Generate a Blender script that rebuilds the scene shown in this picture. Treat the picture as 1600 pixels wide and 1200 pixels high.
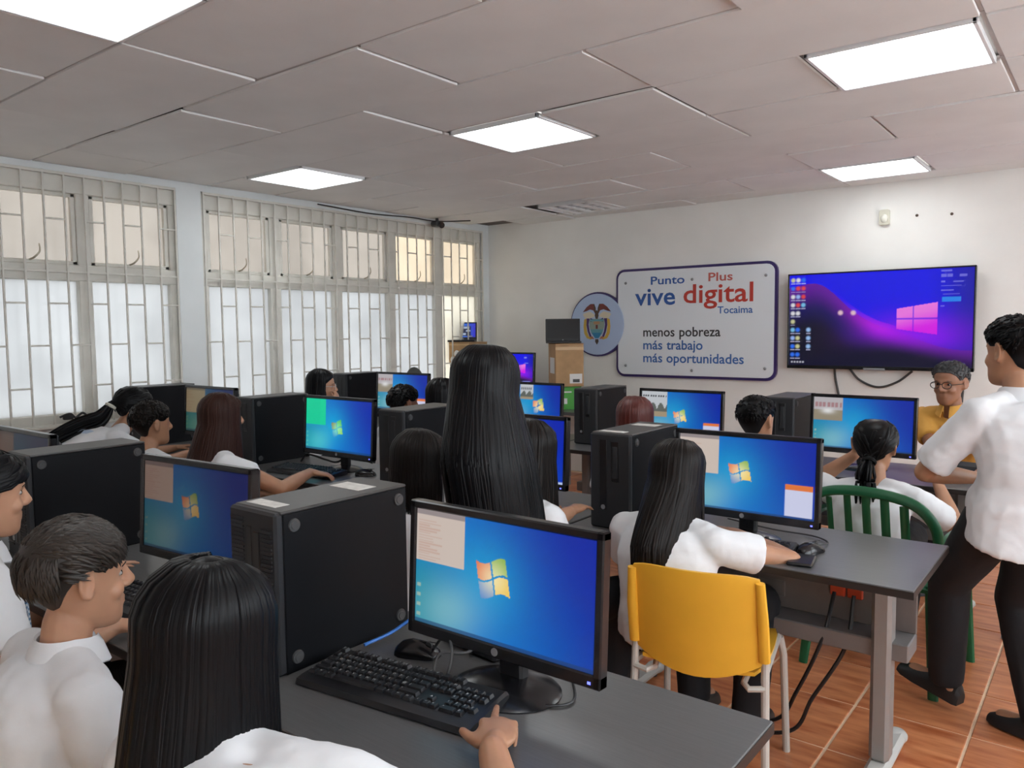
import bpy, math, random
import numpy as np
from mathutils import Matrix, Vector
for _o in list(bpy.data.objects): bpy.data.objects.remove(_o)
random.seed(7); RNG = np.random.default_rng(7)
SC = bpy.context.scene
COL = SC.collection
PI = math.pi
# ------------------------------------------------------------------ camera
FPX, YAW, PITCH, ROLL = 1215.82, 0.66154, 0.07118, -0.0108
CAM = np.array([0, 0, 1.5])
_r = np.array([math.cos(YAW), math.sin(YAW), 0]); _F = np.array([-math.sin(YAW), math.cos(YAW), 0]); _U = np.array([0, 0, 1.])
CF = math.cos(PITCH)*_F - math.sin(PITCH)*_U
_u = math.sin(PITCH)*_F + math.cos(PITCH)*_U
CR = math.cos(ROLL)*_r + math.sin(ROLL)*_u
CU = -math.sin(ROLL)*_r + math.cos(ROLL)*_u
cd = bpy.data.cameras.new('camera'); cam = bpy.data.objects.new('camera', cd); COL.objects.link(cam)
cd.sensor_width = 36; cd.lens = FPX/1600*36; cd.clip_start = .02
cam.matrix_world = Matrix(((CR[0], CU[0], -CF[0], CAM[0]), (CR[1], CU[1], -CF[1], CAM[1]), (CR[2], CU[2], -CF[2], CAM[2]), (0, 0, 0, 1)))
SC.camera = cam
# ------------------------------------------------------------------ world, exposure
EXPO = 0.85
W = bpy.data.worlds.new('sky'); SC.world = W; W.use_nodes = True
bg = W.node_tree.nodes['Background']; bg.inputs[0].default_value = (.87, .94, 1, 1); bg.inputs[1].default_value = 4.6
vs = SC.view_settings; vs.view_transform = 'Standard'; vs.look = 'None'; vs.gamma = 1; vs.use_curve_mapping = False; vs.exposure = EXPO
LAMP = 4.0          # ceiling panel emission
SCR = .5           # screen emission
# ------------------------------------------------------------------ pixel helpers (direction from the photograph, distance from a known plane)
def ray(x, y): return (x-800)/FPX*CR - (y-600)/FPX*CU + CF
def onz(x, y, z): d = ray(x, y); return CAM + d*(z-CAM[2])/d[2]
def onx(x, y, X): d = ray(x, y); return CAM + d*X/d[0]
def ony(x, y, Y): d = ray(x, y); return CAM + d*Y/d[1]
# ------------------------------------------------------------------ materials
MATS = {}
def mat(name, col, rough=.5, metal=0, emit=None, estr=0, noise=0, nscale=20, bump=0, bscale=60, spec=.5, stretch=None, coat=0, trans=0):
    if name in MATS: return MATS[name]
    m = bpy.data.materials.new(name); m.use_nodes = True; nt = m.node_tree; b = nt.nodes['Principled BSDF']
    b.inputs['Base Color'].default_value = (*col, 1); b.inputs['Roughness'].default_value = rough; b.inputs['Metallic'].default_value = metal
    b.inputs['Specular IOR Level'].default_value = spec; b.inputs['Coat Weight'].default_value = coat
    if emit: b.inputs['Emission Color'].default_value = (*emit, 1); b.inputs['Emission Strength'].default_value = estr
    if noise or bump:
        tc = nt.nodes.new('ShaderNodeTexCoord'); mp = nt.nodes.new('ShaderNodeMapping'); nt.links.new(tc.outputs['Object'], mp.inputs[0])
        if stretch: mp.inputs['Scale'].default_value = stretch
    if noise:
        n = nt.nodes.new('ShaderNodeTexNoise'); n.inputs['Scale'].default_value = nscale; n.inputs['Detail'].default_value = 5; nt.links.new(mp.outputs[0], n.inputs['Vector'])
        r = nt.nodes.new('ShaderNodeMapRange'); r.inputs[1].default_value = .3; r.inputs[2].default_value = .7; r.inputs[3].default_value = 1-noise; r.inputs[4].default_value = 1+noise
        nt.links.new(n.outputs[0], r.inputs[0])
        mx = nt.nodes.new('ShaderNodeVectorMath'); mx.operation = 'SCALE'; mx.inputs[0].default_value = col; nt.links.new(r.outputs[0], mx.inputs['Scale']); nt.links.new(mx.outputs[0], b.inputs['Base Color'])
    if bump:
        n2 = nt.nodes.new('ShaderNodeTexNoise'); n2.inputs['Scale'].default_value = bscale; n2.inputs['Detail'].default_value = 4; nt.links.new(mp.outputs[0], n2.inputs['Vector'])
        bp = nt.nodes.new('ShaderNodeBump'); bp.inputs['Strength'].default_value = bump; bp.inputs['Distance'].default_value = .01
        nt.links.new(n2.outputs[0], bp.inputs['Height']); nt.links.new(bp.outputs[0], b.inputs['Normal'])
    MATS[name] = m; return m
def attr_mat(name, strength):
    if name in MATS: return MATS[name]
    m = bpy.data.materials.new(name); m.use_nodes = True; nt = m.node_tree; b = nt.nodes['Principled BSDF']
    a = nt.nodes.new('ShaderNodeAttribute'); a.attribute_name = 'picture'
    b.inputs['Base Color'].default_value = (.012, .012, .014, 1); b.inputs['Roughness'].default_value = .32; b.inputs['Specular IOR Level'].default_value = .35
    nt.links.new(a.outputs['Color'], b.inputs['Emission Color']); b.inputs['Emission Strength'].default_value = strength
    MATS[name] = m; return m
def print_mat(name):
    if name in MATS: return MATS[name]
    m = bpy.data.materials.new(name); m.use_nodes = True; nt = m.node_tree; b = nt.nodes['Principled BSDF']
    a = nt.nodes.new('ShaderNodeAttribute'); a.attribute_name = 'picture'; b.inputs['Roughness'].default_value = .5
    nt.links.new(a.outputs['Color'], b.inputs['Base Color']); MATS[name] = m; return m
def check_mat(name, c1, c2, scale):
    if name in MATS: return MATS[name]
    m = mat(name, c1, .85); nt = m.node_tree; b = nt.nodes['Principled BSDF']
    tc = nt.nodes.new('ShaderNodeTexCoord'); ck = nt.nodes.new('ShaderNodeTexChecker'); ck.inputs['Scale'].default_value = scale
    ck.inputs[1].default_value = (*c1, 1); ck.inputs[2].default_value = (*c2, 1); nt.links.new(tc.outputs['Object'], ck.inputs[0]); nt.links.new(ck.outputs[0], b.inputs['Base Color']); return m
# ------------------------------------------------------------------ mesh builder
def nrm(v): v = np.asarray(v, float); return v/(np.linalg.norm(v)+1e-12)
def frame(d, up=(0, 0, 1)):
    d = nrm(d); up = np.asarray(up, float)
    if abs(d@nrm(up)) > .98: up = np.array([0, 1, 0.]) if abs(d[1]) < .9 else np.array([1., 0, 0])
    a = nrm(np.cross(up, d)); b = np.cross(d, a); return a, b, d
class MB:
    def __init__(s): s.v = []; s.f = []; s.n = 0
    def add(s, V, F):
        V = np.asarray(V, float); s.v.append(V); s.f += [tuple(i+s.n for i in f) for f in F]; s.n += len(V); return s
    def box(s, lo, hi, c=0, M=None):
        lo = np.array(lo, float); hi = np.array(hi, float)
        if c <= 0:
            V = np.array([[(lo, hi)[i & 1][0], (lo, hi)[i >> 1 & 1][1], (lo, hi)[i >> 2 & 1][2]] for i in range(8)])
            F = [(0, 2, 3, 1), (4, 5, 7, 6), (0, 1, 5, 4), (2, 6, 7, 3), (0, 4, 6, 2), (1, 3, 7, 5)]
        else:
            c = min(c, *( (hi-lo)*.49)); V = []; idx = {}
            for i in range(8):
                sg = [i & 1, i >> 1 & 1, i >> 2 & 1]
                for ax in range(3):
                    p = [(hi[k]-(0 if k == ax else c)) if sg[k] else (lo[k]+(0 if k == ax else c)) for k in range(3)]
                    idx[i, ax] = len(V); V.append(p)
            F = []
            for ax in range(3):
                o = [k for k in range(3) if k != ax]
                for sd in (0, 1):
                    q = [sum(((sd if k == ax else (a if k == o[0] else b)) << k) for k in range(3)) for a, b in ((0, 0), (1, 0), (1, 1), (0, 1))]
                    f = [idx[i, ax] for i in q]
                    if (sd == 0) != (ax == 1): f = f[::-1]
                    F.append(tuple(f))
            for ax in range(3):
                o = [k for k in range(3) if k != ax]
                for a in (0, 1):
                    for b in (0, 1):
                        i0 = (a << o[0]) | (b << o[1]); i1 = i0 | (1 << ax)
                        f = [idx[i0, o[0]], idx[i1, o[0]], idx[i1, o[1]], idx[i0, o[1]]]
                        F.append(tuple(f))
            for i in range(8): F.append((idx[i, 0], idx[i, 1], idx[i, 2]))
            V = np.array(V)
        if M is not None: V = (np.array(M.to_3x3()) @ V.T).T + np.array(M.translation)
        return s.add(V, F)
    def loft(s, rings, cap=True, close=True):
        n = len(rings[0]); V = np.concatenate(rings); F = []
        for i in range(len(rings)-1):
            for j in range(n if close else n-1):
                k = (j+1) % n; F.append((i*n+j, i*n+k, (i+1)*n+k, (i+1)*n+j))
        if cap and close: F.append(tuple(range(n))[::-1]); F.append(tuple((len(rings)-1)*n+j for j in range(n)))
        return s.add(V, F)
    def tube(s, pts, rad, n=8, flat=1., up=(0, 0, 1), cap=True):
        pts = [np.asarray(p, float) for p in pts]
        if np.isscalar(rad): rad = [rad]*len(pts)
        rings = []; a0 = None
        for i, p in enumerate(pts):
            d = nrm(pts[min(i+1, len(pts)-1)] - pts[max(i-1, 0)])
            if a0 is None: a, b, _ = frame(d, up)
            else:
                a = a0 - d*(a0@d)
                a = nrm(a); b = np.cross(d, a)
            a0 = a
            t = np.arange(n)*2*PI/n
            rings.append(p + rad[i]*(np.outer(np.cos(t), a) + flat*np.outer(np.sin(t), b)))
        return s.loft(rings, cap)
    def cyl(s, a, b, r, r2=None, n=16): return s.tube([a, b], [r, r if r2 is None else r2], n)
    def lathe(s, prof, c=(0, 0, 0), n=24, sx=1., sy=1., a0=0, a1=2*PI):
        full = abs(a1-a0-2*PI) < 1e-6; t = a0 + (a1-a0)*np.arange(n)/(n if full else n-1); c = np.asarray(c, float)
        rings = [c + np.stack([r*sx*np.cos(t), r*sy*np.sin(t), np.full(n, z)], 1) for r, z in prof]
        return s.loft(rings, full, full)
    def ell(s, c, r, M=None, n=16, m=10):
        c = np.asarray(c, float); V = []; F = []
        rings = []
        for i in range(m+1):
            th = PI*i/m; k = max(math.sin(th), 1e-3)
            t = np.arange(n)*2*PI/n
            P = np.stack([r[0]*k*np.cos(t), r[1]*k*np.sin(t), np.full(n, -r[2]*math.cos(th))], 1)
            if M is not None: P = (np.asarray(M) @ P.T).T
            rings.append(P + c)
        return s.loft(rings)
    def cap(s, a, b, ra, rb, n=12):
        a = np.asarray(a, float); b = np.asarray(b, float); d = nrm(b-a); e1, e2, _ = frame(d); t = np.arange(n)*2*PI/n
        C = np.outer(np.cos(t), e1)+np.outer(np.sin(t), e2); rings = []
        for k in (-88, -60, -30, 0): rings.append(a + d*ra*math.sin(math.radians(k)) + C*ra*math.cos(math.radians(k)))
        for k in (0, 30, 60, 88): rings.append(b + d*rb*math.sin(math.radians(k)) + C*rb*math.cos(math.radians(k)))
        return s.loft(rings)
    def prism(s, poly, z0, z1, M=None):
        n = len(poly); V = np.array([(*p, z0) for p in poly]+[(*p, z1) for p in poly], float)
        if M is not None: V = (np.array(M.to_3x3()) @ V.T).T + np.array(M.translation)
        return s.add(V, [tuple(range(n))[::-1], tuple(range(n, 2*n))]+[(i, (i+1) % n, n+(i+1) % n, n+i) for i in range(n)])
    def xf(s, M):
        M = np.array(M); s.v = [(M[:3, :3] @ v.T).T + M[:3, 3] for v in s.v]; return s
    def mesh(s, name, m=None, smooth=True, fix=True):
        me = bpy.data.meshes.new(name); me.from_pydata(np.concatenate(s.v).tolist(), [], s.f)
        if fix:
            import bmesh
            bm = bmesh.new(); bm.from_mesh(me); bmesh.ops.recalc_face_normals(bm, faces=bm.faces); bm.to_mesh(me); bm.free()
        if m: me.materials.append(m)
        if smooth: me.shade_smooth(); me.set_sharp_from_angle(angle=math.radians(35))
        return me
    def build(s, name, m, parent=None, smooth=True, label=None): return put(name, s.mesh(name, m, smooth), parent, label)
def put(name, me, parent=None, label=None):
    o = bpy.data.objects.new(name, me); COL.objects.link(o)
    if parent: o.parent = parent
    if label: o['label'] = label
    return o
def tag(o, label, cat, group=None):
    o['label'] = label; o['category'] = cat
    if group: o['group'] = group
    return o
def thing(name, label, cat, loc=(0, 0, 0), rz=0, group=None):
    o = bpy.data.objects.new(name, None); COL.objects.link(o); o.location = tuple(float(q) for q in loc); o.rotation_euler = (0, 0, rz); o.empty_display_size = .05
    return tag(o, label, cat, group)
def struct(name, mb, m, smooth=False):
    o = mb.build(name, m, None, smooth); o['kind'] = 'structure'; return o
def dup(root, label, loc=None, rz=None, group=None):
    r = root.copy(); COL.objects.link(r); r['label'] = label
    if loc is not None: r.location = tuple(float(q) for q in loc)
    if rz is not None: r.rotation_euler = (0, 0, rz)
    if group: r['group'] = group
    for c in list(root.children):
        k = c.copy(); COL.objects.link(k); k.parent = r
        for g in list(c.children):
            h = g.copy(); COL.objects.link(h); h.parent = k
    return r
def rrect(w, h, r, n=5):
    out = []
    for cx, cy, a in ((w/2-r, h/2-r, 0), (-w/2+r, h/2-r, 90), (-w/2+r, -h/2+r, 180), (w/2-r, -h/2+r, 270)):
        for i in range(n+1): t = math.radians(a+90*i/n); out.append((cx+r*math.cos(t), cy+r*math.sin(t)))
    return out
def RX(a): return Matrix.Rotation(a, 4, 'X')
def RZ(a): return Matrix.Rotation(a, 4, 'Z')
def TR(*p): return Matrix.Translation(p)
def spline(pts, n=24):
    pts = [np.asarray(p, float) for p in pts]; P = [2*pts[0]-pts[1]]+pts+[2*pts[-1]-pts[-2]]; out = []
    for i in range(1, len(P)-2):
        for k in range(n):
            t = k/n; out.append(.5*((2*P[i])+(-P[i-1]+P[i+1])*t+(2*P[i-1]-5*P[i]+4*P[i+1]-P[i+2])*t*t+(-P[i-1]+3*P[i]-3*P[i+1]+P[i+2])*t**3))
    out.append(pts[-1]); return out
def cable(name, pts, r, m, parent=None, n=8): return MB().tube(spline(pts, 10), r, n).build(name, m, parent)
# ------------------------------------------------------------------ room shell
XL, XR, YB, YF, ZC = -5.6, 2.3, -1.7, 6.79, 2.62
wall_m = mat('wall_paint', (.84, .83, .80), .7, noise=.03, nscale=3, bump=.04, bscale=80)
lwall_m = mat('pale_grey_paint', (.70, .73, .73), .6, noise=.04, nscale=3)
frame_m = mat('window_cream_paint', (.66, .64, .58), .5, noise=.08, nscale=6)
GX, GY, TS = -.77, 3.175, .3935
gr = MB(); gr.box((XL-.2, YB-.1, -.1), (XR+.1, YF+.1, -.004))
floor = struct('floor', gr, mat('grout', (.80, .58, .40), .8, noise=.1))
def tile_mat():
    m = mat('terracotta_tile', (.40, .125, .045), .33); nt = m.node_tree; b = nt.nodes['Principled BSDF']
    oi = nt.nodes.new('ShaderNodeObjectInfo'); tc = nt.nodes.new('ShaderNodeTexCoord')
    mp = nt.nodes.new('ShaderNodeMapping'); mp.inputs['Rotation'].default_value = (0, 0, .785); mp.inputs['Scale'].default_value = (3, 16, 1)
    ad = nt.nodes.new('ShaderNodeVectorMath'); ad.operation = 'ADD'
    mu = nt.nodes.new('ShaderNodeVectorMath'); mu.operation = 'SCALE'; mu.inputs[0].default_value = (37, 17, 5); nt.links.new(oi.outputs['Random'], mu.inputs['Scale'])
    nt.links.new(tc.outputs['Object'], ad.inputs[0]); nt.links.new(mu.outputs[0], ad.inputs[1]); nt.links.new(ad.outputs[0], mp.inputs[0])
    n = nt.nodes.new('ShaderNodeTexNoise'); n.inputs['Scale'].default_value = 1.6; n.inputs['Detail'].default_value = 6; nt.links.new(mp.outputs[0], n.inputs['Vector'])
    cr = nt.nodes.new('ShaderNodeValToRGB'); cr.color_ramp.elements[0].position = .3; cr.color_ramp.elements[1].position = .72
    cr.color_ramp.elements[0].color = (.36, .095, .032, 1); cr.color_ramp.elements[1].color = (.66, .27, .12, 1)
    nt.links.new(n.outputs[0], cr.inputs[0]); nt.links.new(cr.outputs[0], b.inputs['Base Color']); return m
tm = tile_mat(); hg = .0052
tile_me = MB().box((-TS/2+hg, -TS/2+hg, -.008), (TS/2-hg, TS/2-hg, 0), .002).mesh('floor_tile', tm, False)
rest = MB()
for i in range(-14, 9):
    for j in range(-13, 11):
        x = GX+(i+.5)*TS; y = GY+(j+.5)*TS
        if x-TS/2 < XL or x+TS/2 > XR or y-TS/2 < YB or y+TS/2 > YF: continue
        if -4.2 < x < .7 and .3 < y < 5.2:
            o = put('floor_tile', tile_me, floor); o.location = (x, y, 0)
        else: rest.box((x-TS/2+hg, y-TS/2+hg, -.008), (x+TS/2-hg, y+TS/2-hg, 0))
o = rest.build('floor_tiles', tm, floor, False); o['kind'] = 'stuff'
struct('wall_front', MB().box((XL-.2, YF, 0), (XR+.1, YF+.15, ZC+.2)), wall_m)
wr = MB(); wr.box((XR, YB, 0), (XR+.14, YF, .95)); wr.box((XR, YB, 2.42), (XR+.14, YF, ZC+.2))
ADDED_WIN = [(-1.3, .5), (.9, 2.7), (3.1, 4.9), (5.2, 6.4)]; ed_ = [YB]+[q for b in ADDED_WIN for q in b]+[YF]  # unseen right-wall openings, added to let sky light into the room
for k in range(0, len(ed_), 2): wr.box((XR, ed_[k], .95), (XR+.14, ed_[k+1], 2.42))
struct('wall_right', wr, wall_m)
struct('wall_back', MB().box((XL-.2, YB-.1, 0), (XR+.1, YB, ZC+.2)), wall_m)
# left wall: parapet, lintel, pillars; windows between
SILL, LINT = .87, 2.575
BAYS = [[(y, y+.565) for y in (-.14, .525, 1.19, 1.855, 2.51)], [(y, y+.565) for y in (3.39, 4.058, 4.72, 5.385, 6.06)]]
wl = MB(); wl.box((XL-.16, YB, 0), (XL, YF, SILL)); wl.box((XL-.16, YB, LINT), (XL, YF, ZC+.2)); wl.box((XL-.16, YB, SILL), (XL, -.27, LINT)); wl.box((XL-.16, 3.125, SILL), (XL, 3.325, LINT)); wl.box((XL-.16, 6.69, SILL), (XL, YF, LINT))
struct('wall_left', wl, lwall_m)
struct('trim_1', MB().box((XL-.01, YB, .865), (XL+.035, YF, .885), .004), frame_m)
def pane_mat(name, c):
    m = bpy.data.materials.new(name); m.use_nodes = True; nt = m.node_tree; nt.nodes.remove(nt.nodes['Principled BSDF'])
    out = nt.nodes['Material Output']; t = nt.nodes.new('ShaderNodeBsdfTranslucent'); g = nt.nodes.new('ShaderNodeBsdfGlossy'); g.inputs['Roughness'].default_value = .25
    tc = nt.nodes.new('ShaderNodeTexCoord'); n = nt.nodes.new('ShaderNodeTexNoise'); n.inputs['Scale'].default_value = 2.2; nt.links.new(tc.outputs['Object'], n.inputs['Vector'])
    cr = nt.nodes.new('ShaderNodeValToRGB'); cr.color_ramp.elements[0].color = (*[q*.9 for q in c], 1); cr.color_ramp.elements[1].color = (*c, 1); cr.color_ramp.elements[0].position = .35; cr.color_ramp.elements[1].position = .6
    nt.links.new(n.outputs[0], cr.inputs[0]); nt.links.new(cr.outputs[0], t.inputs[0])
    mx = nt.nodes.new('ShaderNodeMixShader'); mx.inputs[0].default_value = .05; nt.links.new(t.outputs[0], mx.inputs[1]); nt.links.new(g.outputs[0], mx.inputs[2]); nt.links.new(mx.outputs[0], out.inputs[0]); return m
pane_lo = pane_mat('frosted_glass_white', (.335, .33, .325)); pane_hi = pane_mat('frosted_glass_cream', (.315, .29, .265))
def clear_pane():
    m = bpy.data.materials.new('added_clear_glass'); m.use_nodes = True; nt = m.node_tree; nt.nodes.remove(nt.nodes['Principled BSDF']); out = nt.nodes['Material Output']
    t = nt.nodes.new('ShaderNodeBsdfTransparent'); g = nt.nodes.new('ShaderNodeBsdfGlossy'); g.inputs['Roughness'].default_value = .02
    mx = nt.nodes.new('ShaderNodeMixShader'); mx.inputs[0].default_value = .06; nt.links.new(t.outputs[0], mx.inputs[1]); nt.links.new(g.outputs[0], mx.inputs[2]); nt.links.new(mx.outputs[0], out.inputs[0]); return m
cg = clear_pane()
for i_, (a, b) in enumerate(ADDED_WIN):  # frames and clear panes of the added light openings, out of view
    f = MB()
    for lo, hi in (((a, .95), (b, 1.0)), ((a, 2.37), (b, 2.42)), ((a, .95), (a+.05, 2.42)), ((b-.05, .95), (b, 2.42)), (((a+b)/2-.025, .95), ((a+b)/2+.025, 2.42)), ((a, 1.86), (b, 1.91))): f.box((XR+.03, lo[0], lo[1]), (XR+.09, hi[0], hi[1]), .005)
    w = struct('window_%d' % (i_+3), f, frame_m)
    put('pane', MB().box((XR+.055, a+.04, 1.0), (XR+.06, (a+b)/2, 2.38)).mesh('pane', cg, False), w); put('pane', MB().box((XR+.055, (a+b)/2, 1.0), (XR+.06, b-.04, 2.38)).mesh('pane', cg, False), w)
pane_wl = pane_mat('frosted_glass_sunny', (.43, .405, .36)); pane_wh = pane_mat('frosted_glass_sunny_cream', (.42, .37, .31))  # sunlight on the bays by the front wall put into brighter, warmer glass colours
bar_m = mat('grille_paint', (.66, .64, .58), .5, noise=.08, nscale=9)
hand_m = mat('brass_handle', (.42, .38, .30), .4, .5)
for wi, bays in enumerate(BAYS):
    y0 = -.27 if wi == 0 else 3.325; y1 = 3.125 if wi == 0 else 6.69
    fr = MB(); xa, xb = XL-.11, XL-.03
    for z0, z1 in ((SILL, .955), (1.855, 1.965), (2.445, LINT)): fr.box((xa, y0, z0), (xb, y1, z1), .006)
    ed = [y0]+[q for b in bays for q in b]+[y1]
    for k in range(0, len(ed), 2): fr.box((xa+.004, ed[k], .95), (xb-.004, ed[k+1], 2.45), .005)
    w = struct('window_%d' % (wi+1), fr, frame_m)
    for (a, b) in bays:
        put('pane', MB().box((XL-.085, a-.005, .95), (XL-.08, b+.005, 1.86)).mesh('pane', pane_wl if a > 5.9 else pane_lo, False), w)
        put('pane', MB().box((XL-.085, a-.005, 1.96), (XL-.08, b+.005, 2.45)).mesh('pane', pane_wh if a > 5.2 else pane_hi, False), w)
        sf = MB()
        for lo, hi in (((a, 1.965), (a+.03, 2.445)), ((b-.03, 1.965), (b, 2.445)), ((a, 1.965), (b, 1.99)), ((a, 2.42), (b, 2.445))): sf.box((XL-.075, lo[0], lo[1]), (XL-.045, hi[0], hi[1]), .004)
        sf.build('sash', frame_m, w, False)
        hm = MB().tube(spline([(XL-.03, (a+b)/2-.02, 1.985), (XL-.005, (a+b)/2+.0, 2.0), (XL+.004, (a+b)/2+.03, 2.04), (XL, (a+b)/2+.03, 2.09)], 5), [.011-.0003*i for i in range(16)], 6, .6); hm.build('handle', hand_m, w)
    grl = MB()
    for z in (SILL+.012, LINT-.012): grl.box((XL-.005, y0+.01, z-.01), (XL+.013, y1-.01, z+.01), .002)
    grl.box((XL-.005, y0+.01, 1.905), (XL+.010, y1-.01, 1.92), .002)
    g = grl.build('grille', bar_m, w, False)
    nb = int(round((y1-y0-.03)/.1285)); st = (y1-y0-.03)/nb
    bar_me = MB().box((0, -.0065, SILL), (.013, .0065, LINT), .002).mesh('grille_bar', bar_m, False)
    cr_me = MB().box((0, 0, -.006), (.011, st, .006), .002).mesh('grille_rung', bar_m, False)
    for k in range(nb+1):
        y = y0+.015+k*st; o = put('grille_bar', bar_me, g); o.location = (XL, y, 0)
        if k < nb:
            for z in ((2.26, 1.70, 1.14) if k % 2 else (1.42, )): o = put('grille_rung', cr_me, g); o.location = (XL, y, z)
# ceiling: plenum slab, tee grid, panels
struct_c = MB(); struct_c.box((XL-.2, YB-.1, ZC+.03), (XR+.1, YF+.15, ZC+.2))
ceiling = struct('ceiling', struct_c, mat('plenum_dark', (.16, .14, .13), .9))
ctile_m = mat('ceiling_board', (.80, .80, .79), .85, noise=.045, nscale=2.2, bump=.05, bscale=120)
tee_m = mat('ceiling_tee', (.55, .53, .52), .6)
CX, CY, CU_, CV = -.43, 1.525, .666, .6155
def cj(k): return CX-CU_*k
# cells: column k spans cj(k+1)..cj(k); row j spans CY+CV*j ..
LIT = [(6, 3), (3, 3), (0, 3), (3, -1), (1, 7), (0, -1), (-3, 3), (-3, -1)]  # overhead and right-wall cells are unseen panels, added to light the room
LOUV = [(5, 7)]
HOLE = [(7, 8)]
occ = set(LIT+LOUV+HOLE)
tee = MB()
for j in range(-5, 10): tee.box((XL, CY+CV*j-.012, ZC+.012), (XR, CY+CV*j+.012, ZC+.02))
for j in range(-5, 9):
    ylo = max(CY+CV*j, YB); yhi = min(CY+CV*(j+1), YF)
    if yhi-ylo < .03: continue
    par = {0: 0, 1: 1, 2: 0, 3: 0, 4: 0, 5: 1, 6: 0, 7: 1}.get(j, j % 2)
    k = -5
    while k < 8:
        if (k, j) in occ: k += 1; continue
        two = (k+1, j) not in occ and ((k+par) % 2 == 0) and k+1 < 8
        xa = max(cj(k+(2 if two else 1)), XL); xb = min(cj(k), XR)
        k += 2 if two else 1
        if xb-xa < .04: continue
        mb = MB().box((-(xb-xa)/2+.009, -(yhi-ylo)/2+.009, 0), ((xb-xa)/2-.009, (yhi-ylo)/2-.009, .014), .002)
        o = mb.build('ceiling_tile', ctile_m, ceiling, False); o.location = ((xa+xb)/2, (ylo+yhi)/2, ZC+random.uniform(-.007, .006))
        o.rotation_euler = (random.uniform(-.011, .011), random.uniform(-.006, .006), 0)
        tee.box((xa-.010, ylo, ZC+.014), (xa+.010, yhi, ZC+.02))
tee.build('ceiling_grid', tee_m, ceiling, False)
diff_m = mat('light_diffuser', (.9, .9, .9), .5, emit=(.94, .99, 1), estr=LAMP)
alu_m = mat('white_metal_trim', (.78, .79, .80), .4)
lname = {(6, 3): 'square lit ceiling panel nearest the barred windows', (3, 3): 'square lit ceiling panel in the middle of the ceiling', (0, 3): 'square lit ceiling panel at upper right above the walking boy',
         (3, -1): 'square lit ceiling panel cut off by the top left picture edge', (1, 7): 'square lit ceiling panel close to the front wall above the television', (0, -1): 'added unseen square lit ceiling panel overhead above the nearest desk', (-3, 3): 'added unseen square lit ceiling panel by the right wall, level with the walking boy', (-3, -1): 'added unseen square lit ceiling panel by the right wall, near the photographer'}
for (k, j) in LIT:
    x = (cj(k)+cj(k+1))/2; y = CY+CV*(j+.5); t = thing('ceiling_light', lname[k, j], 'light', (x, y, ZC), 0, 'lit square ceiling panels')
    hx, hy = CU_/2-.02, CV/2-.012
    f = MB()
    for lo, hi in (((-hx, -hy), (hx, -hy+.016)), ((-hx, hy-.016), (hx, hy)), ((-hx, -hy), (-hx+.016, hy)), ((hx-.016, -hy), (hx, hy))): f.box((*lo, -.012), (*hi, .012), .002)
    f.build('frame', alu_m, t, False); MB().box((-hx+.014, -hy+.014, -.006), (hx-.014, hy-.014, .006)).build('diffuser', diff_m, t, False)
t = thing('louvre_light', 'unlit louvred ceiling fixture with bright metal blades near the front wall', 'light', ((cj(5)+cj(6))/2+.1, CY+CV*7.5+.1, ZC))
f = MB()
for lo, hi in (((-.32, -.3), (.32, -.28)), ((-.32, .28), (.32, .3)), ((-.32, -.3), (-.3, .3)), ((.3, -.3), (.32, .3))): f.box((*lo, -.008), (*hi, .03), .002)
f.build('frame', alu_m, t, False)
MB().box((-.3, -.28, .012), (.3, .28, .02)).build('reflector', mat('reflector', (.8, .8, .82), .25, .7), t, False)
for i in range(4): MB().box((-.26+i*.15, -.28, -.004), (-.2+i*.15, .28, .008), .003).build('blade', mat('blade', (.85, .86, .88), .3, .3), t, False)
for i in range(5): MB().box((-.3, -.25+i*.12, -.002), (.3, -.245+i*.12, .011)).build('cross_blade', mat('blade', (.85, .86, .88), .3, .3), t, False)
# ------------------------------------------------------------------ pictures on screens (colour per grid vertex)
def lerp(a, b, t): return np.asarray(a)+(np.asarray(b)-np.asarray(a))*np.clip(t, 0, 1)[..., None]
def sstep(a, b, x): t = np.clip((x-a)/(b-a), 0, 1); return t*t*(3-2*t)
def lin(c): c = np.asarray(c, float)/255; return np.where(c < .04045, c/12.92, ((c+.055)/1.055)**2.4)
def over(img, mask, col): m = np.clip(mask, 0, 1)[..., None]; return img*(1-m)+np.asarray(col)*m
def rectm(u, v, a, b, c, d): return ((u >= a) & (u <= b) & (v >= c) & (v <= d)).astype(float)
def flag7(img, u, v, cx, cy, s, asp, dim=1.):
    x = (u-cx)/s*asp; y = (v-cy)/s
    yy = y-.16*np.sin(x*3.0)-.10*x; xx = x+.18*y
    for sx, sy, c in ((-1, 1, (225, 90, 45)), (1, 1, (120, 175, 60)), (-1, -1, (50, 130, 205)), (1, -1, (240, 195, 60))):
        m = ((sx*xx > .05) & (sx*xx < .88) & (sy*yy > .05) & (sy*yy < .85)).astype(float)
        d = np.exp(-((x*x+y*y))*1.3); img = over(img, m, lerp(lin(c), lin((250, 240, 190)), d*.75)*dim)
    return img
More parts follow.
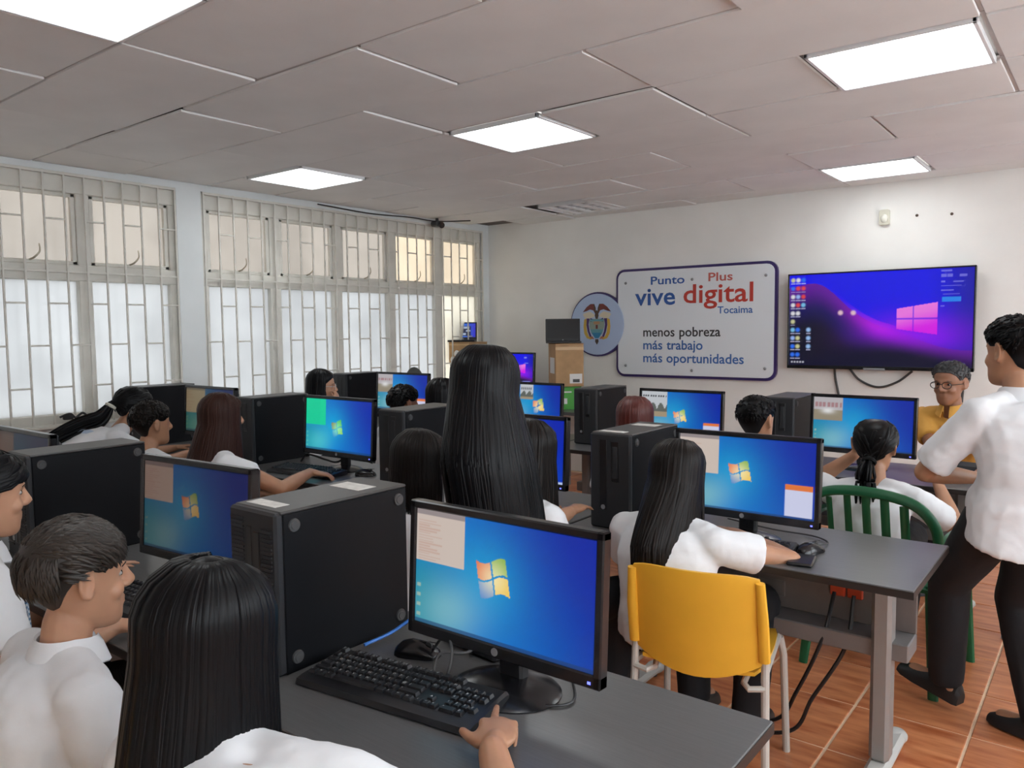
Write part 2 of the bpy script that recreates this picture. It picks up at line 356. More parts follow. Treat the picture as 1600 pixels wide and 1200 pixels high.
def desk7(u, v, asp, wins=(), logo=(.47, .55, .15), dim=1., tint=None):
    img = lerp(lin((10, 120, 205)), lin((5, 40, 165)), sstep(.25, 1.0, u*.8+v*.25))
    img = lerp(img, lin((15, 160, 215)), .8*np.exp(-(((u-.42)*asp)**2+(v-.5)**2)*9))
    img = lerp(img, lin((30, 150, 150)), sstep(.45, .0, u)*.75*sstep(1.0, .2, v))
    img = lerp(img, lin((150, 205, 205)), .55*np.exp(-(((u-.22)*asp)**2*10+(v-.12-.2*u)**2*16)))
    img = img*dim
    if logo: img = flag7(img, u, v, *logo, asp, dim)
    for kind, a, b, c, d in wins:
        m = rectm(u, v, a, b, c, d)
        if kind == 'list':
            img = over(img, m, lin((205, 190, 180))*dim); img = over(img, rectm(u, v, a, b, d-.05, d), lin((150, 140, 140))*dim)
            ln = m*((np.floor((v-c)*90) % 2) > 0)*(u < a+(b-a)*(.42+.14*np.sin(np.floor((v-c)*45)*2.3)))*(v < d-.09)*(u > a+.015); img = over(img, ln*.55, lin((190, 150, 135))*dim)
        elif kind == 'pad':
            img = over(img, m, lin((205, 208, 235))*dim); img = over(img, rectm(u, v, a, b, d-.07, d), lin((225, 120, 60))*dim)
        elif kind == 'pic':
            img = over(img, m, lin((190, 195, 200))*dim); img = over(img, rectm(u, v, a+.01, b-.01, d-.13, d-.08)*((np.floor(u*90) % 3) > 0), lin((40, 40, 50))*dim)
            h = c+(d-c)*(.3+.25*np.abs(np.sin(u*31))); img = over(img, m*(v < h)*(v > c+.02), lin((95, 100, 95))*dim); img = over(img, rectm(u, v, a, b, c, c+(d-c)*.2), lin((160, 145, 120))*dim)
        elif kind == 'car':
            img = over(img, m, lin((180, 175, 178))*dim); img = over(img, rectm(u, v, a, b, c, c+(d-c)*.45), lin((145, 135, 115))*dim); img = over(img, np.exp(-(((u-(a+b)/2)/(b-a)*3.2)**2+((v-c-(d-c)*.42)/(d-c)*6)**2)*2), lin((225, 225, 225))*dim)
            img = over(img, m*((np.floor(u*70) % 3) > 0)*(v > d-.2)*(v < d-.1)*.6, lin((150, 60, 70))*dim)
        elif kind == 'green':
            img = over(img, m, lin((25, 200, 150))*dim); ln = m*((np.floor((v-c)*60) % 2) > 0)*(u > a+.03)*(u < b-.08); img = over(img, ln*.25, lin((10, 150, 130))*dim)
    img = over(img, (v < .035).astype(float)*.75, lin((30, 60, 110))*dim)
    for k in range(4): img = over(img, rectm(u, v, .012, .035, .06+.085*k, .09+.085*k)*.7, lin((170, 190, 170))*dim)
    if tint is not None: img = img*np.asarray(tint)
    return img
def desk10(u, v, asp, full=True):
    img = lerp(lin((2, 2, 235)), lin((5, 5, 150)), sstep(.75, 1.0, u)*.8)
    r1 = .86-.42*sstep(.12, .55, u)-.26*sstep(.45, .95, u)+.05*np.sin(u*8)*sstep(.4, .2, u)
    d = r1-v
    hill = lerp(lin((95, 5, 150)), lin((12, 4, 90)), sstep(.0, .3, d)); hill = lerp(hill, lin((2, 2, 30)), sstep(.22, .5, d))
    img = np.where((d > 0)[..., None], hill, img)
    img = lerp(img, lin((200, 20, 235)), .9*np.exp(-(((u-.56)*1.2)**2*30+(d-.03)**2*130))*(d > -.05))
    img = lerp(img, lin((150, 0, 240)), .8*np.exp(-(((u-.72)*asp)**2*5+(v-.33)**2*28)))
    img = lerp(img, lin((2, 2, 40)), sstep(.28, .02, v+.1*np.sin(u*5+2)))
    x = (u-.72)/.105; y = (v-.5); hh = .135+.03*x
    m = (np.abs(x) < 1)*(np.abs(y) < hh); gap = (np.abs(x+.18) < .035)+(np.abs(y) < .008)
    img = over(img, m*(1-.75*np.clip(gap, 0, 1)), lerp(lin((215, 20, 230)), lin((235, 120, 225)), sstep(-.12, .1, y-.05*x)))
    if full:
        rs = np.random.default_rng(3)
        for cx, rows in ((.022, range(10)), (.053, (0, 1, 2, 3, 4, 6, 7, 8, 9)), (.085, (0, 1, 2, 3)), (.118, (6, 7, 8))):
            for k in rows:
                c = [(40, 110, 240), (220, 220, 225), (220, 70, 70), (150, 180, 240), (200, 200, 150), (120, 190, 230)][rs.integers(6)] if cx < .1 else (150, 190, 240)
                cy = .945-.092*k; img = over(img, np.exp(-((((u-cx)*asp)**2+(v-cy)**2)/.024**2)**2), lin(c)); img = over(img, rectm(u, v, cx-.014, cx+.014, cy-.045, cy-.034)*.6, lin((200, 200, 235)))
        for cx, cy in ((.305, .575), (.378, .572)): img = over(img, np.exp(-((((u-cx)*asp)**2+(v-cy)**2)/.026**2)**2), lin((225, 190, 200)))
        img = over(img, rectm(u, v, .845, .94, .665, .715), lin((30, 130, 235)))
        for a, b, c, d in ((.84, .865, .91, .94), (.87, .895, .91, .94), (.93, .965, .915, .935), (.84, .89, .965, .985), (.84, .86, .86, .875), (.9, .95, .86, .872), (.84, .94, .82, .826), (.84, .9, .775, .785), (.85, .93, .735, .745), (.84, .86, .62, .63), (.95, .965, .03, .05)): img = over(img, rectm(u, v, a, b, c, d)*.55, lin((140, 140, 230)))
        for k in range(5): img = over(img, np.exp(-((((u-.02-.017*k)*asp)**2+(v-.035)**2)/.011**2)**2)*.7, lin((220, 220, 235)))
    else:
        img = over(img, rectm(u, v, .78, .84, .86, .9)+rectm(u, v, .8, .88, .68, .71)+rectm(u, v, .76, .95, .05, .08), lin((130, 140, 230)))
    return img
def screen_mesh(name, w, h, nx, fn, m):
    ny = max(2, int(nx*h/w)); u = np.linspace(0, 1, nx+1); v = np.linspace(0, 1, ny+1); U, V = np.meshgrid(u, v)
    P = np.stack([(U-.5)*w, np.zeros_like(U), (V-.5)*h], -1).reshape(-1, 3)
    i = np.arange(nx)[None, :]+(nx+1)*np.arange(ny)[:, None]
    F = np.stack([i, i+1, i+nx+2, i+nx+1], -1).reshape(-1, 4)
    me = bpy.data.meshes.new(name); me.from_pydata(P.tolist(), [], F.tolist()); me.materials.append(m)
    a = me.color_attributes.new('picture', 'FLOAT_COLOR', 'POINT'); c = np.ones((len(P), 4)); c[:, :3] = np.clip(fn(U, V), 0, 3).reshape(-1, 3)
    a.data.foreach_set('color', c.astype(np.float32).ravel()); return me
scr_m = attr_mat('screen_glow', SCR)
# ------------------------------------------------------------------ monitors
black_pl = mat('black_plastic', (.012, .012, .014), .38)
blackg_pl = mat('black_gloss_plastic', (.010, .010, .012), .22)
dark_pl = mat('charcoal_plastic', (.035, .036, .04), .45)
logo_m = mat('logo_silver', (.35, .36, .38), .35, .6)
led_m = mat('blue_power_light', (.05, .05, .8), .4, emit=(.1, .12, 1), estr=2.0)
def monitor(x, y, ztop, fn, label, w=.53, h=.312, rz=0, tilt=.06, nx=80, z0=.73, base='disc', bez=.018):
    t = thing('monitor', label, 'monitor', (x, y, z0), rz)
    zc = ztop-z0-h/2
    T = TR(0, -.03, zc) @ RX(-tilt)
    b = MB().box((-w/2+.03, .022, -h/2+.03), (w/2-.03, .05, h/2-.03), .012, T); b.box((-w/2+.004, 0, -h/2+.004), (w/2-.004, .024, h/2-.004), .004, T); b.build('housing', black_pl, t)
    f = MB(); d0, d1 = -.012, .016
    f.box((-w/2, d0, -h/2), (w/2, d1, -h/2+bez*1.5), .003, T); f.box((-w/2, d0, h/2-bez), (w/2, d1, h/2), .003, T)
    f.box((-w/2, d0, -h/2), (-w/2+bez, d1, h/2), .003, T); f.box((w/2-bez, d0, -h/2), (w/2, d1, h/2), .003, T); f.build('bezel', blackg_pl, t, False)
    sw, sh = w-2*bez+.002, h-2.5*bez+.002
    s = put('screen', screen_mesh('screen', sw, sh, nx, fn, scr_m), t); s.matrix_local = T @ TR(0, -.006, bez*.25)
    lg = MB().cyl((0, d0-.0015, -h/2+bez*.75), (0, d0+.002, -h/2+bez*.75), .0085, n=16); lg.xf(T); lg.build('logo', logo_m, t)
    pl = MB().box((w/2-.028, d0-.001, -h/2+.009), (w/2-.021, d0+.002, -h/2+.014)); pl.xf(T); pl.build('power_light', led_m, t, False)
    MB().box((-.032, .0, .01), (.032, .03, zc-.02), .006).build('neck', black_pl, t)
    if base == 'disc': MB().lathe([(.0, .026), (.04, .024), (.075, .016), (.105, .007), (.112, .003), (.112, 0), (0, 0)], (0, -.01, 0), 40, 1.12, .92).build('base', blackg_pl, t)
    else: MB().prism(rrect(.24, .17, .03), 0, .012, TR(0, 0, 0)).build('base', blackg_pl, t)
    return t
ASP = 1.75
# row A, B, C monitors: x, y, top, picture
A2 = monitor(-1.008, 1.275, 1.113, lambda u, v: desk7(u, v, ASP, (('list', 0, .30, .55, 1),), (.47, .53, .17)), 'black monitor with white flat list window, on the nearest desk beside the keyboard', .515, .303, 0, nx=240)
A1 = monitor(-2.17, 1.26, 1.115, lambda u, v: desk7(u, v, ASP, (('list', 0, .30, .55, 1),), dim=.22, tint=(1.25, 1, .9)), 'dim black monitor facing the short-haired boy in the foreground', .55, .315, math.radians(4), nx=160)
A0 = monitor(-3.46, 1.27, 1.115, lambda u, v: desk7(u, v, ASP, (('list', 0, .3, .5, 1),), dim=.05, tint=(2, 1.3, 1)), 'dark monitor at the left picture edge below the barred window', .53, .315, 0, nx=60)
B1 = monitor(-1.05, 2.74, 1.115, lambda u, v: desk7(u, v, ASP, (('list', 0, .31, .48, 1), ('pad', .80, .985, .03, .44)), (.47, .53, .15)), 'black monitor with orange note window, in front of the girl on the yellow chair', .54, .312, 0, nx=160)
B2 = monitor(-2.08, 2.74, 1.125, lambda u, v: over(desk7(u, v, ASP, (), None)*np.array((.6, .8, 1.15)), (v < .045).astype(float), lin((190, 205, 235))), 'plain blue monitor half hidden by the standing long-haired girl', .53, .315, 0, nx=80)
B3 = monitor(-3.37, 2.80, 1.136, lambda u, v: desk7(u, v, ASP, (('green', 0, .31, .5, 1),), (.49, .45, .155), tint=(.35, 1.15, 1.1)), 'black monitor with green tinted window, in front of the brown-haired girl', .585, .33, 0, nx=120)
B4 = monitor(-4.62, 2.78, 1.15, lambda u, v: desk7(u, v, ASP, (('list', 0, .4, .42, 1),), None, dim=.25, tint=(1.2, 1.1, .7)), 'dim monitor behind the brown-haired girl beside the far left tower', .585, .33, 0, nx=60)
C1 = monitor(-1.06, 4.42, 1.125, lambda u, v: desk7(u, v, ASP, (('car', 0, .30, .53, 1),), None), 'blue monitor with photo window in front of the ponytail girl on the green chair', .54, .315, math.radians(-3), nx=100)
C2 = monitor(-2.11, 4.42, 1.115, lambda u, v: desk7(u, v, ASP, (('pic', 0, .33, .42, 1), ('pad', .8, .985, .03, .35)), (.5, .45, .15)), 'blue monitor with photo window between the red-haired girl and the boy', .56, .315, 0, nx=100)
C3 = monitor(-3.30, 4.50, 1.115, lambda u, v: desk7(u, v, ASP, (('pic', .3, .52, .6, 1),), (.62, .45, .18)), 'blue monitor beside the green box, right of the standing girl', .53, .315, 0, nx=60)
C4 = monitor(-4.56, 4.44, 1.155, lambda u, v: desk7(u, v, ASP, (('car', 0, .3, .5, 1), ('pad', .75, .98, .05, .35)), None), 'blue monitor with photo window behind the curly boy near the windows', .60, .33, 0, nx=60)
# ------------------------------------------------------------------ computer towers
tw_side = mat('tower_black_steel', (.006, .0065, .008), .5, spec=.13)
tw_top = mat('tower_top_grey', (.045, .043, .043), .42, noise=.06, nscale=30)
tw_front = mat('tower_front_grey', (.024, .025, .028), .5, spec=.3)
slot_m = mat('slot_black', (.006, .006, .007), .35)
rub_m = mat('rubber_foot', (.05, .05, .052), .6)
stick_m = mat('paper_sticker', (.62, .61, .58), .6, noise=.15, nscale=60)
def tower(xr, yf, h, label, w=.175, d=.40, near=0, sticker=False):
    t = thing('computer_tower', label, 'computer', (xr-w/2, yf+d/2, .73))
    b = MB().box((-w/2, -d/2+.02, .0), (w/2, d/2, h-.006), .004); b.build('case', tw_side, t, False)
    MB().box((-w/2, -d/2+.015, h-.008), (w/2, d/2, h), .003).build('top_cover', tw_top, t, False)
    MB().box((-w/2, -d/2, .002), (w/2, -d/2+.024, h-.002), .006).build('front_bezel', tw_front, t, False)
    y = -d/2
    if near:
        for x0, x1, n0, n1 in ((-.078, -.03, .06, h-.02), (.035, .075, .06, h-.045)):
            z = n0
            while z < n1: MB().box((x0, y-.003, z), (x1, y+.003, z+.0045)).build('vent_slat', tw_front, t, False); z += .0095
        MB().box((-.02, y-.002, .07), (.0, y+.003, h-.04), .002).build('drive_slot', slot_m, t, False)
        MB().box((.008, y-.003, .07), (.03, y+.003, h-.05), .002).build('drive_slot', slot_m, t, False)
    else:
        MB().box((-.045, y-.002, .07), (-.012, y+.003, h-.025), .002).build('drive_slot', slot_m, t, False)
        MB().box((.005, y-.002, h*.5), (.04, y+.003, h-.03), .002).build('drive_bay', slot_m, t, False)
        MB().box((.012, y-.004, h*.54), (.034, y, h-.05), .002).build('drive_tray', tw_front, t, False)
    MB().cyl((-.028, y-.004, .085), (-.028, y+.002, .085), .009, n=18).build('logo', logo_m, t)
    for yy in (-d/2+.05, d/2-.03):
        for zz in (.035, h-.035):
            MB().lathe([(.0, .006), (.009, .006), (.010, .004), (.0145, .004), (.0155, 0), (0, 0)], n=18).xf(TR(w/2, yy, zz) @ Matrix.Rotation(PI/2, 4, 'Y')).build('rubber_foot', rub_m, t)
    if sticker:
        MB().box((-.07, -d/2+.035, h), (.04, -d/2+.075, h+.0008)).build('sticker', stick_m, t, False)
        MB().box((-.06, d/2-.13, h), (.05, d/2-.07, h+.0008)).build('sticker', stick_m, t, False)
    return t
tower(-1.44, 1.0, .372, 'large black computer tower behind the foreground girl on the nearest desk', near=1, sticker=True)
tower(-2.80, 1.005, .372, 'black computer tower left of the dim monitor, behind the boy in the foreground', near=1)
tower(-1.42, 2.535, .37, 'computer tower left of the girl on the yellow chair', sticker=True)
tower(-2.70, 2.61, .38, 'computer tower behind the bobbed-hair girl, left of the standing girl')
tower(-3.90, 2.58, .388, 'computer tower between the brown-haired girl and the green tinted monitor')
tower(-5.17, 2.57, .405, 'computer tower beside the leaning ponytail girl near the windows')
tower(-2.67, 4.32, .37, 'computer tower beside the green box, left of the red-haired girl')
tower(-1.40, 4.33, .37, 'computer tower right of the boy in the front row, below the television')
tower(-5.17, 4.34, .40, 'computer tower beside the girl with glasses near the windows')
# ------------------------------------------------------------------ desks
top_m = mat('desk_laminate', (.10, .10, .101), .31, noise=.10, nscale=40, stretch=(.3, 6, 6))
edge_m = mat('desk_edge_band', (.018, .014, .013), .5)
panel_m = mat('desk_panel', (.15, .125, .115), .5, noise=.06)
leg_m = mat('desk_leg_grey', (.30, .29, .28), .42, .35)
foot_m = mat('desk_foot_grey', (.46, .46, .44), .5)
def desk(x0, x1, y0, y1, label, near=False):
    t = thing('computer_desk', label, 'desk', ((x0+x1)/2, (y0+y1)/2, 0), 0, 'dark computer desks in three rows'); w = x1-x0; d = y1-y0
    MB().box((-w/2, -d/2, .705), (w/2, d/2, .73), .002).build('tabletop', top_m, t, False)
    e = MB()
    e.box((-w/2-.0015, -d/2-.0015, .7045), (w/2+.0015, -d/2+.0005, .727)); e.box((-w/2-.0015, d/2-.0005, .7045), (w/2+.0015, d/2+.0015, .727)); e.box((-w/2-.0015, -d/2, .7045), (-w/2+.0005, d/2, .727)); e.box((w/2-.0005, -d/2, .7045), (w/2+.0015, d/2, .727)); e.build('edge_band', edge_m, t, False)
    MB().box((-w/2+.06, .10, .46), (w/2-.06, .118, .705), .002).build('modesty_panel', panel_m, t, False)
    MB().box((-w/2+.06, -.02, .40), (w/2-.06, .118, .46), .004).build('cable_tray', mat('tray_grey', (.20, .19, .19), .45, .3), t, False)
    for s in (-1, 1):
        L = MB().box((s*(w/2-.14)-.031, -.04, .05), (s*(w/2-.14)+.031, .04, .705), .012); l = L.build('leg', leg_m, t)
        F = MB().box((s*(w/2-.14)-.035, -d/2+.04, .012), (s*(w/2-.14)+.035, d/2-.06, .05), .014); F.ell((s*(w/2-.14), -d/2+.05, .03), (.04, .05, .024)); F.ell((s*(w/2-.14), d/2-.07, .03), (.04, .05, .024)); F.build('foot', foot_m, t)
        MB().cyl((s*(w/2-.14), -d/2+.06, 0), (s*(w/2-.14), -d/2+.06, .014), .018).cyl((s*(w/2-.14), d/2-.09, 0), (s*(w/2-.14), d/2-.09, .014), .018).build('glide', rub_m, t)
    MB().box((.02, .094, .50), (.12, .102, .56), .003).build('socket_plate', mat('plate_grey', (.16, .14, .13), .4), t, False)
    for k in (0, 1): MB().box((.28+k*.058, .088, .545), (.332+k*.058, .102, .585), .004).build('power_socket', mat('socket_red', (.55, .06, .02), .4), t, False)
    return t
for x0, x1, lb in ((-1.775, -.505, 'nearest dark desk holding the large tower and keyboard'), (-3.08, -1.80, 'dark desk of the nearest row in front of the boy'), (-4.39, -3.10, 'dark desk of the nearest row at the left picture edge')): desk(x0, x1, .872, 1.468, lb)
for i, lb in enumerate(('dark middle-row desk with exposed grey end leg, beside the yellow chair', 'dark middle-row desk behind the standing girl', 'dark middle-row desk with the green tinted monitor', 'dark middle-row desk closest to the barred windows')):
    x1 = -.44-1.25*i; desk(x1-1.235, x1, 2.44, 3.03, lb)
for i, lb in enumerate(('dark front-row desk in front of the green chair', 'dark front-row desk in front of the red-haired girl', 'dark front-row desk beside the green box', 'dark front-row desk beside the girl with glasses')):
    x1 = -.44-1.25*i; desk(x1-1.235, x1, 4.10, 4.70, lb)
# black cables under the middle desk
t = cable('power_cable', [(-.755, 2.80, .565), (-.77, 2.72, .42), (-.86, 2.74, .2), (-.95, 2.78, .05), (-1.15, 2.72, .012), (-1.4, 2.6, .012)], .007, black_pl); tag(t, 'black power cable hanging from the red sockets to the tiled floor', 'cable', 'cables below the middle desk')
t = cable('power_cable', [(-.69, 2.80, .565), (-.70, 2.74, .4), (-.80, 2.72, .2), (-.88, 2.73, .05), (-1.1, 2.68, .012), (-1.38, 2.53, .012)], .007, black_pl); tag(t, 'second black power cable hanging to the right from the red sockets', 'cable', 'cables below the middle desk')
# ------------------------------------------------------------------ keyboards, mice
key_m = mat('key_black', (.011, .011, .013), .42)
leg_w = mat('key_legend', (.55, .55, .55), .6)
KROWS = []
def keyrows():
    u = .01905; rows = []
    rows.append((5.35, [(0, 1)]+[(2+i, 1) for i in range(4)]+[(6.5+i, 1) for i in range(4)]+[(11+i, 1) for i in range(4)]+[(15.25+i, 1) for i in range(3)]))
    rows.append((4.05, [(i, 1) for i in range(13)]+[(13, 2)]+[(15.25+i, 1) for i in range(3)]+[(18.5+i, 1) for i in range(4)]))
    rows.append((3.05, [(0, 1.5)]+[(1.5+i, 1) for i in range(12)]+[(13.5, 1.5)]+[(15.25+i, 1) for i in range(3)]+[(18.5+i, 1) for i in range(4)]))
    rows.append((2.05, [(0, 1.75)]+[(1.75+i, 1) for i in range(11)]+[(12.75, 2.25)]+[(18.5+i, 1) for i in range(3)]))
    rows.append((1.05, [(0, 2.25)]+[(2.25+i, 1) for i in range(10)]+[(12.25, 2.75), (16.25, 1)]+[(18.5+i, 1) for i in range(4)]))
    rows.append((.05, [(0, 1.25), (1.25, 1.25), (2.5, 1.25), (3.75, 6.25), (10, 1.25), (11.25, 1.25), (12.5, 1.25), (13.75, 1.25)]+[(15.25+i, 1) for i in range(3)]+[(18.5, 2), (20.5, 1)]))
    return u, rows
LEG = ['E1234567890FP', '`1234567890-=<I^N/*-', '>QWERTYUIOP[]\\D_v789+', 'CASDFGHJKL;@J456', '^ZXCVBNM,./^A123E', 'cwa  awmc<v>0.']
def keyboard(loc, rz, label, keys=True):
    t = thing('keyboard', label, 'keyboard', loc, rz); w, d = .455, .155
    prof = [(-d/2, .004), (-d/2+.004, .016), (-d/2+.02, .020), (d/2-.01, .030), (d/2, .026), (d/2, .004)]
    b = MB(); xs = (-w/2, -w/2+.006, w/2-.006, w/2); R = []
    for i, x in enumerate(xs): R.append(np.array([(x, y*(1 if 0 < i < 3 else .97), z*(1 if 0 < i < 3 else .82)+.0) for y, z in prof]))
    b.loft(R); b.build('case', black_pl, t)
    u, rows = keyrows(); ky0 = -d/2+.026; sl = .010/.12; cache = {}; big = MB(); lg = []
    for ri, (ry, ks) in enumerate(rows):
        for ci, (kx, kw) in enumerate(ks):
            x = -w/2+.012+(kx+kw/2)*u; y = ky0+(ry+.5)*u; z = .0205+(y-ky0)*sl; hw = kw*u/2-.0012
            V = [(-hw, -u/2+.0012, 0), (hw, -u/2+.0012, 0), (hw, u/2-.0012, 0), (-hw, u/2-.0012, 0), (-hw+.0028, -u/2+.0035, .0065), (hw-.0028, -u/2+.0035, .0065), (hw-.0028, u/2-.003, .007), (-hw+.0028, u/2-.003, .007)]
            F = [(3, 2, 1, 0), (4, 5, 6, 7), (0, 1, 5, 4), (1, 2, 6, 5), (2, 3, 7, 6), (3, 0, 4, 7)]
            if keys:
                if kw not in cache: cache[kw] = MB().add(V, F).mesh('key', key_m, False)
                o = put('key', cache[kw], t); o.location = (x, y, z)
                ch = LEG[ri][ci] if ci < len(LEG[ri]) else ''
                if ch.strip(): lg.append((ch, x-hw+.004, y-.001, z+.0072))
            else: big.add(np.array(V)+np.array((x, y, z)), F)
    if keys:
        tx = []
        for ch, x, y, z in lg: tx.append((ch, x, y, z, .0085))
        put('key_legends', text_mesh('key_legends', tx, leg_w), t)['kind'] = 'stuff'
    else:
        o = big.build('keys', key_m, t, False); o['kind'] = 'stuff'
    return t
def text_mesh(name, items, m, depth=0, off=0):
    """flat lettering in the XY plane; items = (text, x, y, z, size)"""
    V = []; F = []; n = 0; cu = {}
    dg = bpy.context.evaluated_depsgraph_get
    for s, x, y, z, size in items:
        if s not in cu:
            c = bpy.data.curves.new('t', 'FONT'); c.body = s; c.size = 1; c.extrude = depth; c.offset = off; c.resolution_u = 3
            o = bpy.data.objects.new('t', c); COL.objects.link(o); me = bpy.data.meshes.new_from_object(o.evaluated_get(dg()))
            P = np.array([v.co[:] for v in me.vertices]).reshape(-1, 3); cu[s] = (P, [tuple(p.vertices) for p in me.polygons]); bpy.data.objects.remove(o); bpy.data.curves.remove(c); bpy.data.meshes.remove(me)
        P, Q = cu[s]
        V.append(P*np.array((size, size, size))+np.array((x, y, z))); F += [tuple(i+n for i in f) for f in Q]; n += len(P)
    me = bpy.data.meshes.new(name); me.from_pydata(np.concatenate(V).tolist(), [], F); me.materials.append(m); return me
def mouse(loc, rz, label, m=None):
    t = thing('computer_mouse', label, 'mouse', loc, rz)
    R = []
    for y, w, h in ((-.056, .008, .010), (-.052, .020, .018), (-.038, .029, .030), (-.015, .031, .037), (.012, .029, .034), (.035, .028, .025), (.050, .023, .016), (.056, .012, .009)):
        a = np.linspace(0, PI, 11); R.append(np.array([(w*math.cos(q), y, .001+h*math.sin(q)**.8) for q in a]+[(-w*.9, y, 0), (w*.9, y, 0)]))
    MB().loft(R).build('shell', blackg_pl, t); MB().cyl((-.004, .03, .0285), (.004, .03, .0285), .008, n=14).build('wheel', rub_m, t)
    MB().box((-.0008, .012, .034), (.0008, .05, .036)).build('button_gap', slot_m, t, False)
    return t
kp = (onz(468, 1072, .73)+onz(785, 1100, .73))/2
keyboard((-1.175, 1.108, .73), math.radians(7), 'black keyboard with white lettering beside the foreground girl\'s hand')
keyboard((-2.19, 1.04, .73), math.radians(3), 'black keyboard under the fingers in front of the dim monitor')
keyboard((-3.44, 2.60, .73), math.radians(7), 'black keyboard in front of the green tinted monitor', False)
keyboard((-1.06, 2.575, .73), math.radians(4), 'black keyboard half covered by the arm of the girl on the yellow chair', False)
mouse((-1.285, 1.275, .73), math.radians(-70), 'black mouse pushed up beside the large tower')
mouse((-3.13, 2.745, .73), math.radians(-60), 'black mouse right of the keyboard of the brown-haired girl')
mouse((-.80, 2.665, .73), math.radians(-20), 'shiny black mouse near the exposed desk end')
t = thing('power_adapter', 'flat black adapter lying behind the mouse below the near monitor', 'adapter', (-1.2, 1.385, .73), math.radians(-8))
MB().box((-.1, -.03, 0), (.1, .03, .022), .007).build('case', black_pl, t, False); MB().box((.1, -.012, .006), (.118, .012, .018), .003).build('plug', rub_m, t, False)
t = cable('blue_network_cable', [(-1.41, 1.22, .742), (-1.40, 1.30, .75), (-1.36, 1.38, .79), (-1.30, 1.46, .80), (-1.24, 1.50, .76)], .004, mat('cable_blue', (.03, .16, .55), .4)); tag(t, 'blue network cable curling out beside the large tower', 'cable')
t = cable('mouse_cable', [(-1.25, 1.29, .745), (-1.21, 1.28, .79), (-1.16, 1.245, .825), (-1.115, 1.21, .80), (-1.115, 1.19, .755), (-1.16, 1.20, .737), (-1.19, 1.25, .765), (-1.17, 1.32, .75), (-1.2, 1.42, .74)], .0035, rub_m); tag(t, 'thin looped grey mouse cable standing up before the near monitor base', 'cable')
t = cable('keyboard_cable', [(-1.0, 1.19, .735), (-.95, 1.215, .734), (-.90, 1.24, .734), (-.86, 1.30, .734), (-.95, 1.42, .734)], .003, black_pl); tag(t, 'black keyboard cable lying beside the round monitor base', 'cable')
t = cable('monitor_cable', [(-2.45, 1.40, .74), (-2.30, 1.37, .76), (-2.12, 1.34, .745), (-1.98, 1.22, .76), (-1.99, 1.15, .80), (-2.05, 1.12, .78), (-2.15, 1.15, .745)], .004, black_pl); tag(t, 'black looped cable on the desk below the dim monitor', 'cable')
t = cable('mouse_cable', [(-.80, 2.72, .74), (-.78, 2.80, .737), (-.85, 2.86, .737), (-1.0, 2.87, .737), (-1.2, 2.93, .737)], .003, rub_m); tag(t, 'grey mouse cable curving behind the shiny mouse', 'cable')
t = cable('monitor_cable', [(-3.75, 2.80, .74), (-3.66, 2.78, .79), (-3.58, 2.84, .76), (-3.5, 2.86, .75), (-3.42, 2.90, .79), (-3.3, 2.95, .75)], .006, black_pl); tag(t, 'tangled black cable below the green tinted monitor', 'cable')
t = thing('phone', 'small flat black phone on the desk beside the shiny mouse', 'phone', (-.79, 2.54, .73), math.radians(10)); MB().box((-.04, -.06, 0), (.04, .06, .012), .005).build('body', blackg_pl, t, False); MB().box((-.036, -.055, .012), (.036, .055, .0125)).build('glass', slot_m, t, False)
# ------------------------------------------------------------------ front wall: sign
S90 = RX(PI/2)
def wallthing(name, label, cat, x, z, y=YF, group=None):
    o = thing(name, label, cat, (x, y, z), 0, group); o.rotation_euler = (PI/2, 0, 0); return o
purple = mat('sign_purple', (.035, .018, .12), .35); signw = mat('sign_white', (.74, .78, .82), .3); discm = mat('sign_pale_blue', (.40, .50, .70), .35)
blue_t = mat('letter_blue', (.025, .10, .36), .5); red_t = mat('letter_red', (.50, .045, .03), .5); blk_t = mat('letter_black', (.03, .03, .035), .5); blu2 = mat('letter_mid_blue', (.04, .14, .42), .5)
SX, SZ, SW, SH = -3.14, 1.54, 1.60, 1.05
sg = wallthing('wall_sign', 'white rounded sign with purple edge and crest disc on the front wall', 'sign', SX, SZ)
MB().prism(rrect(SW, SH, .09), 0, .03).build('backboard', purple, sg, False)
MB().prism(rrect(SW-.05, SH-.05, .07), .03, .04).build('face', signw, sg, False)
dx, dz, dr = -4.155-SX, 1.533-SZ, .325
MB().lathe([(0, .03), (dr, .03), (dr, 0), (0, 0)], (dx, dz, .004), 48).build('disc_rim', purple, sg, False)
MB().lathe([(0, .046), (dr-.018, .046), (dr-.018, .0), (0, 0)], (dx, dz, .004), 48).build('disc', discm, sg, False)
def word(s, x0, x1, zb, m, off=.012, serif=True):
    me = text_mesh('lettering', [(s, 0, 0, 0, 1)], m, 0, off)
    P = np.array([v.co[:] for v in me.vertices]); w = P[:, 0].max()-P[:, 0].min(); k = (x1-x0)/w
    return P, me, k
def lettering(s, x0, x1, zb, m, hs=None, off=.014):
    P, me, k = word(s, x0, x1, zb, m, off); kz = k if hs is None else hs
    for v, p in zip(me.vertices, P): v.co = ((p[0]-P[:, 0].min())*k+x0-SX, p[1]*kz+zb-SZ, .0415)
    o = put('lettering', me, sg); return o
lettering('Punto', -3.555, -3.205, 1.905, blue_t, .108, off=.016); lettering('Plus', -2.97, -2.74, 1.912, mat('letter_light_red', (.52, .12, .10), .5), .108, off=.016)
lettering('vive', -3.725, ony(1058, 465, YF)[0], 1.712, blue_t, .235, off=.016); lettering('digital', ony(1071, 465, YF)[0], -2.55, 1.72, red_t, .245, off=.012)
lettering('Tocaima', -2.88, -2.553, 1.617, blu2, .09); 
wx = lambda p: ony(p, 530, YF)[0]
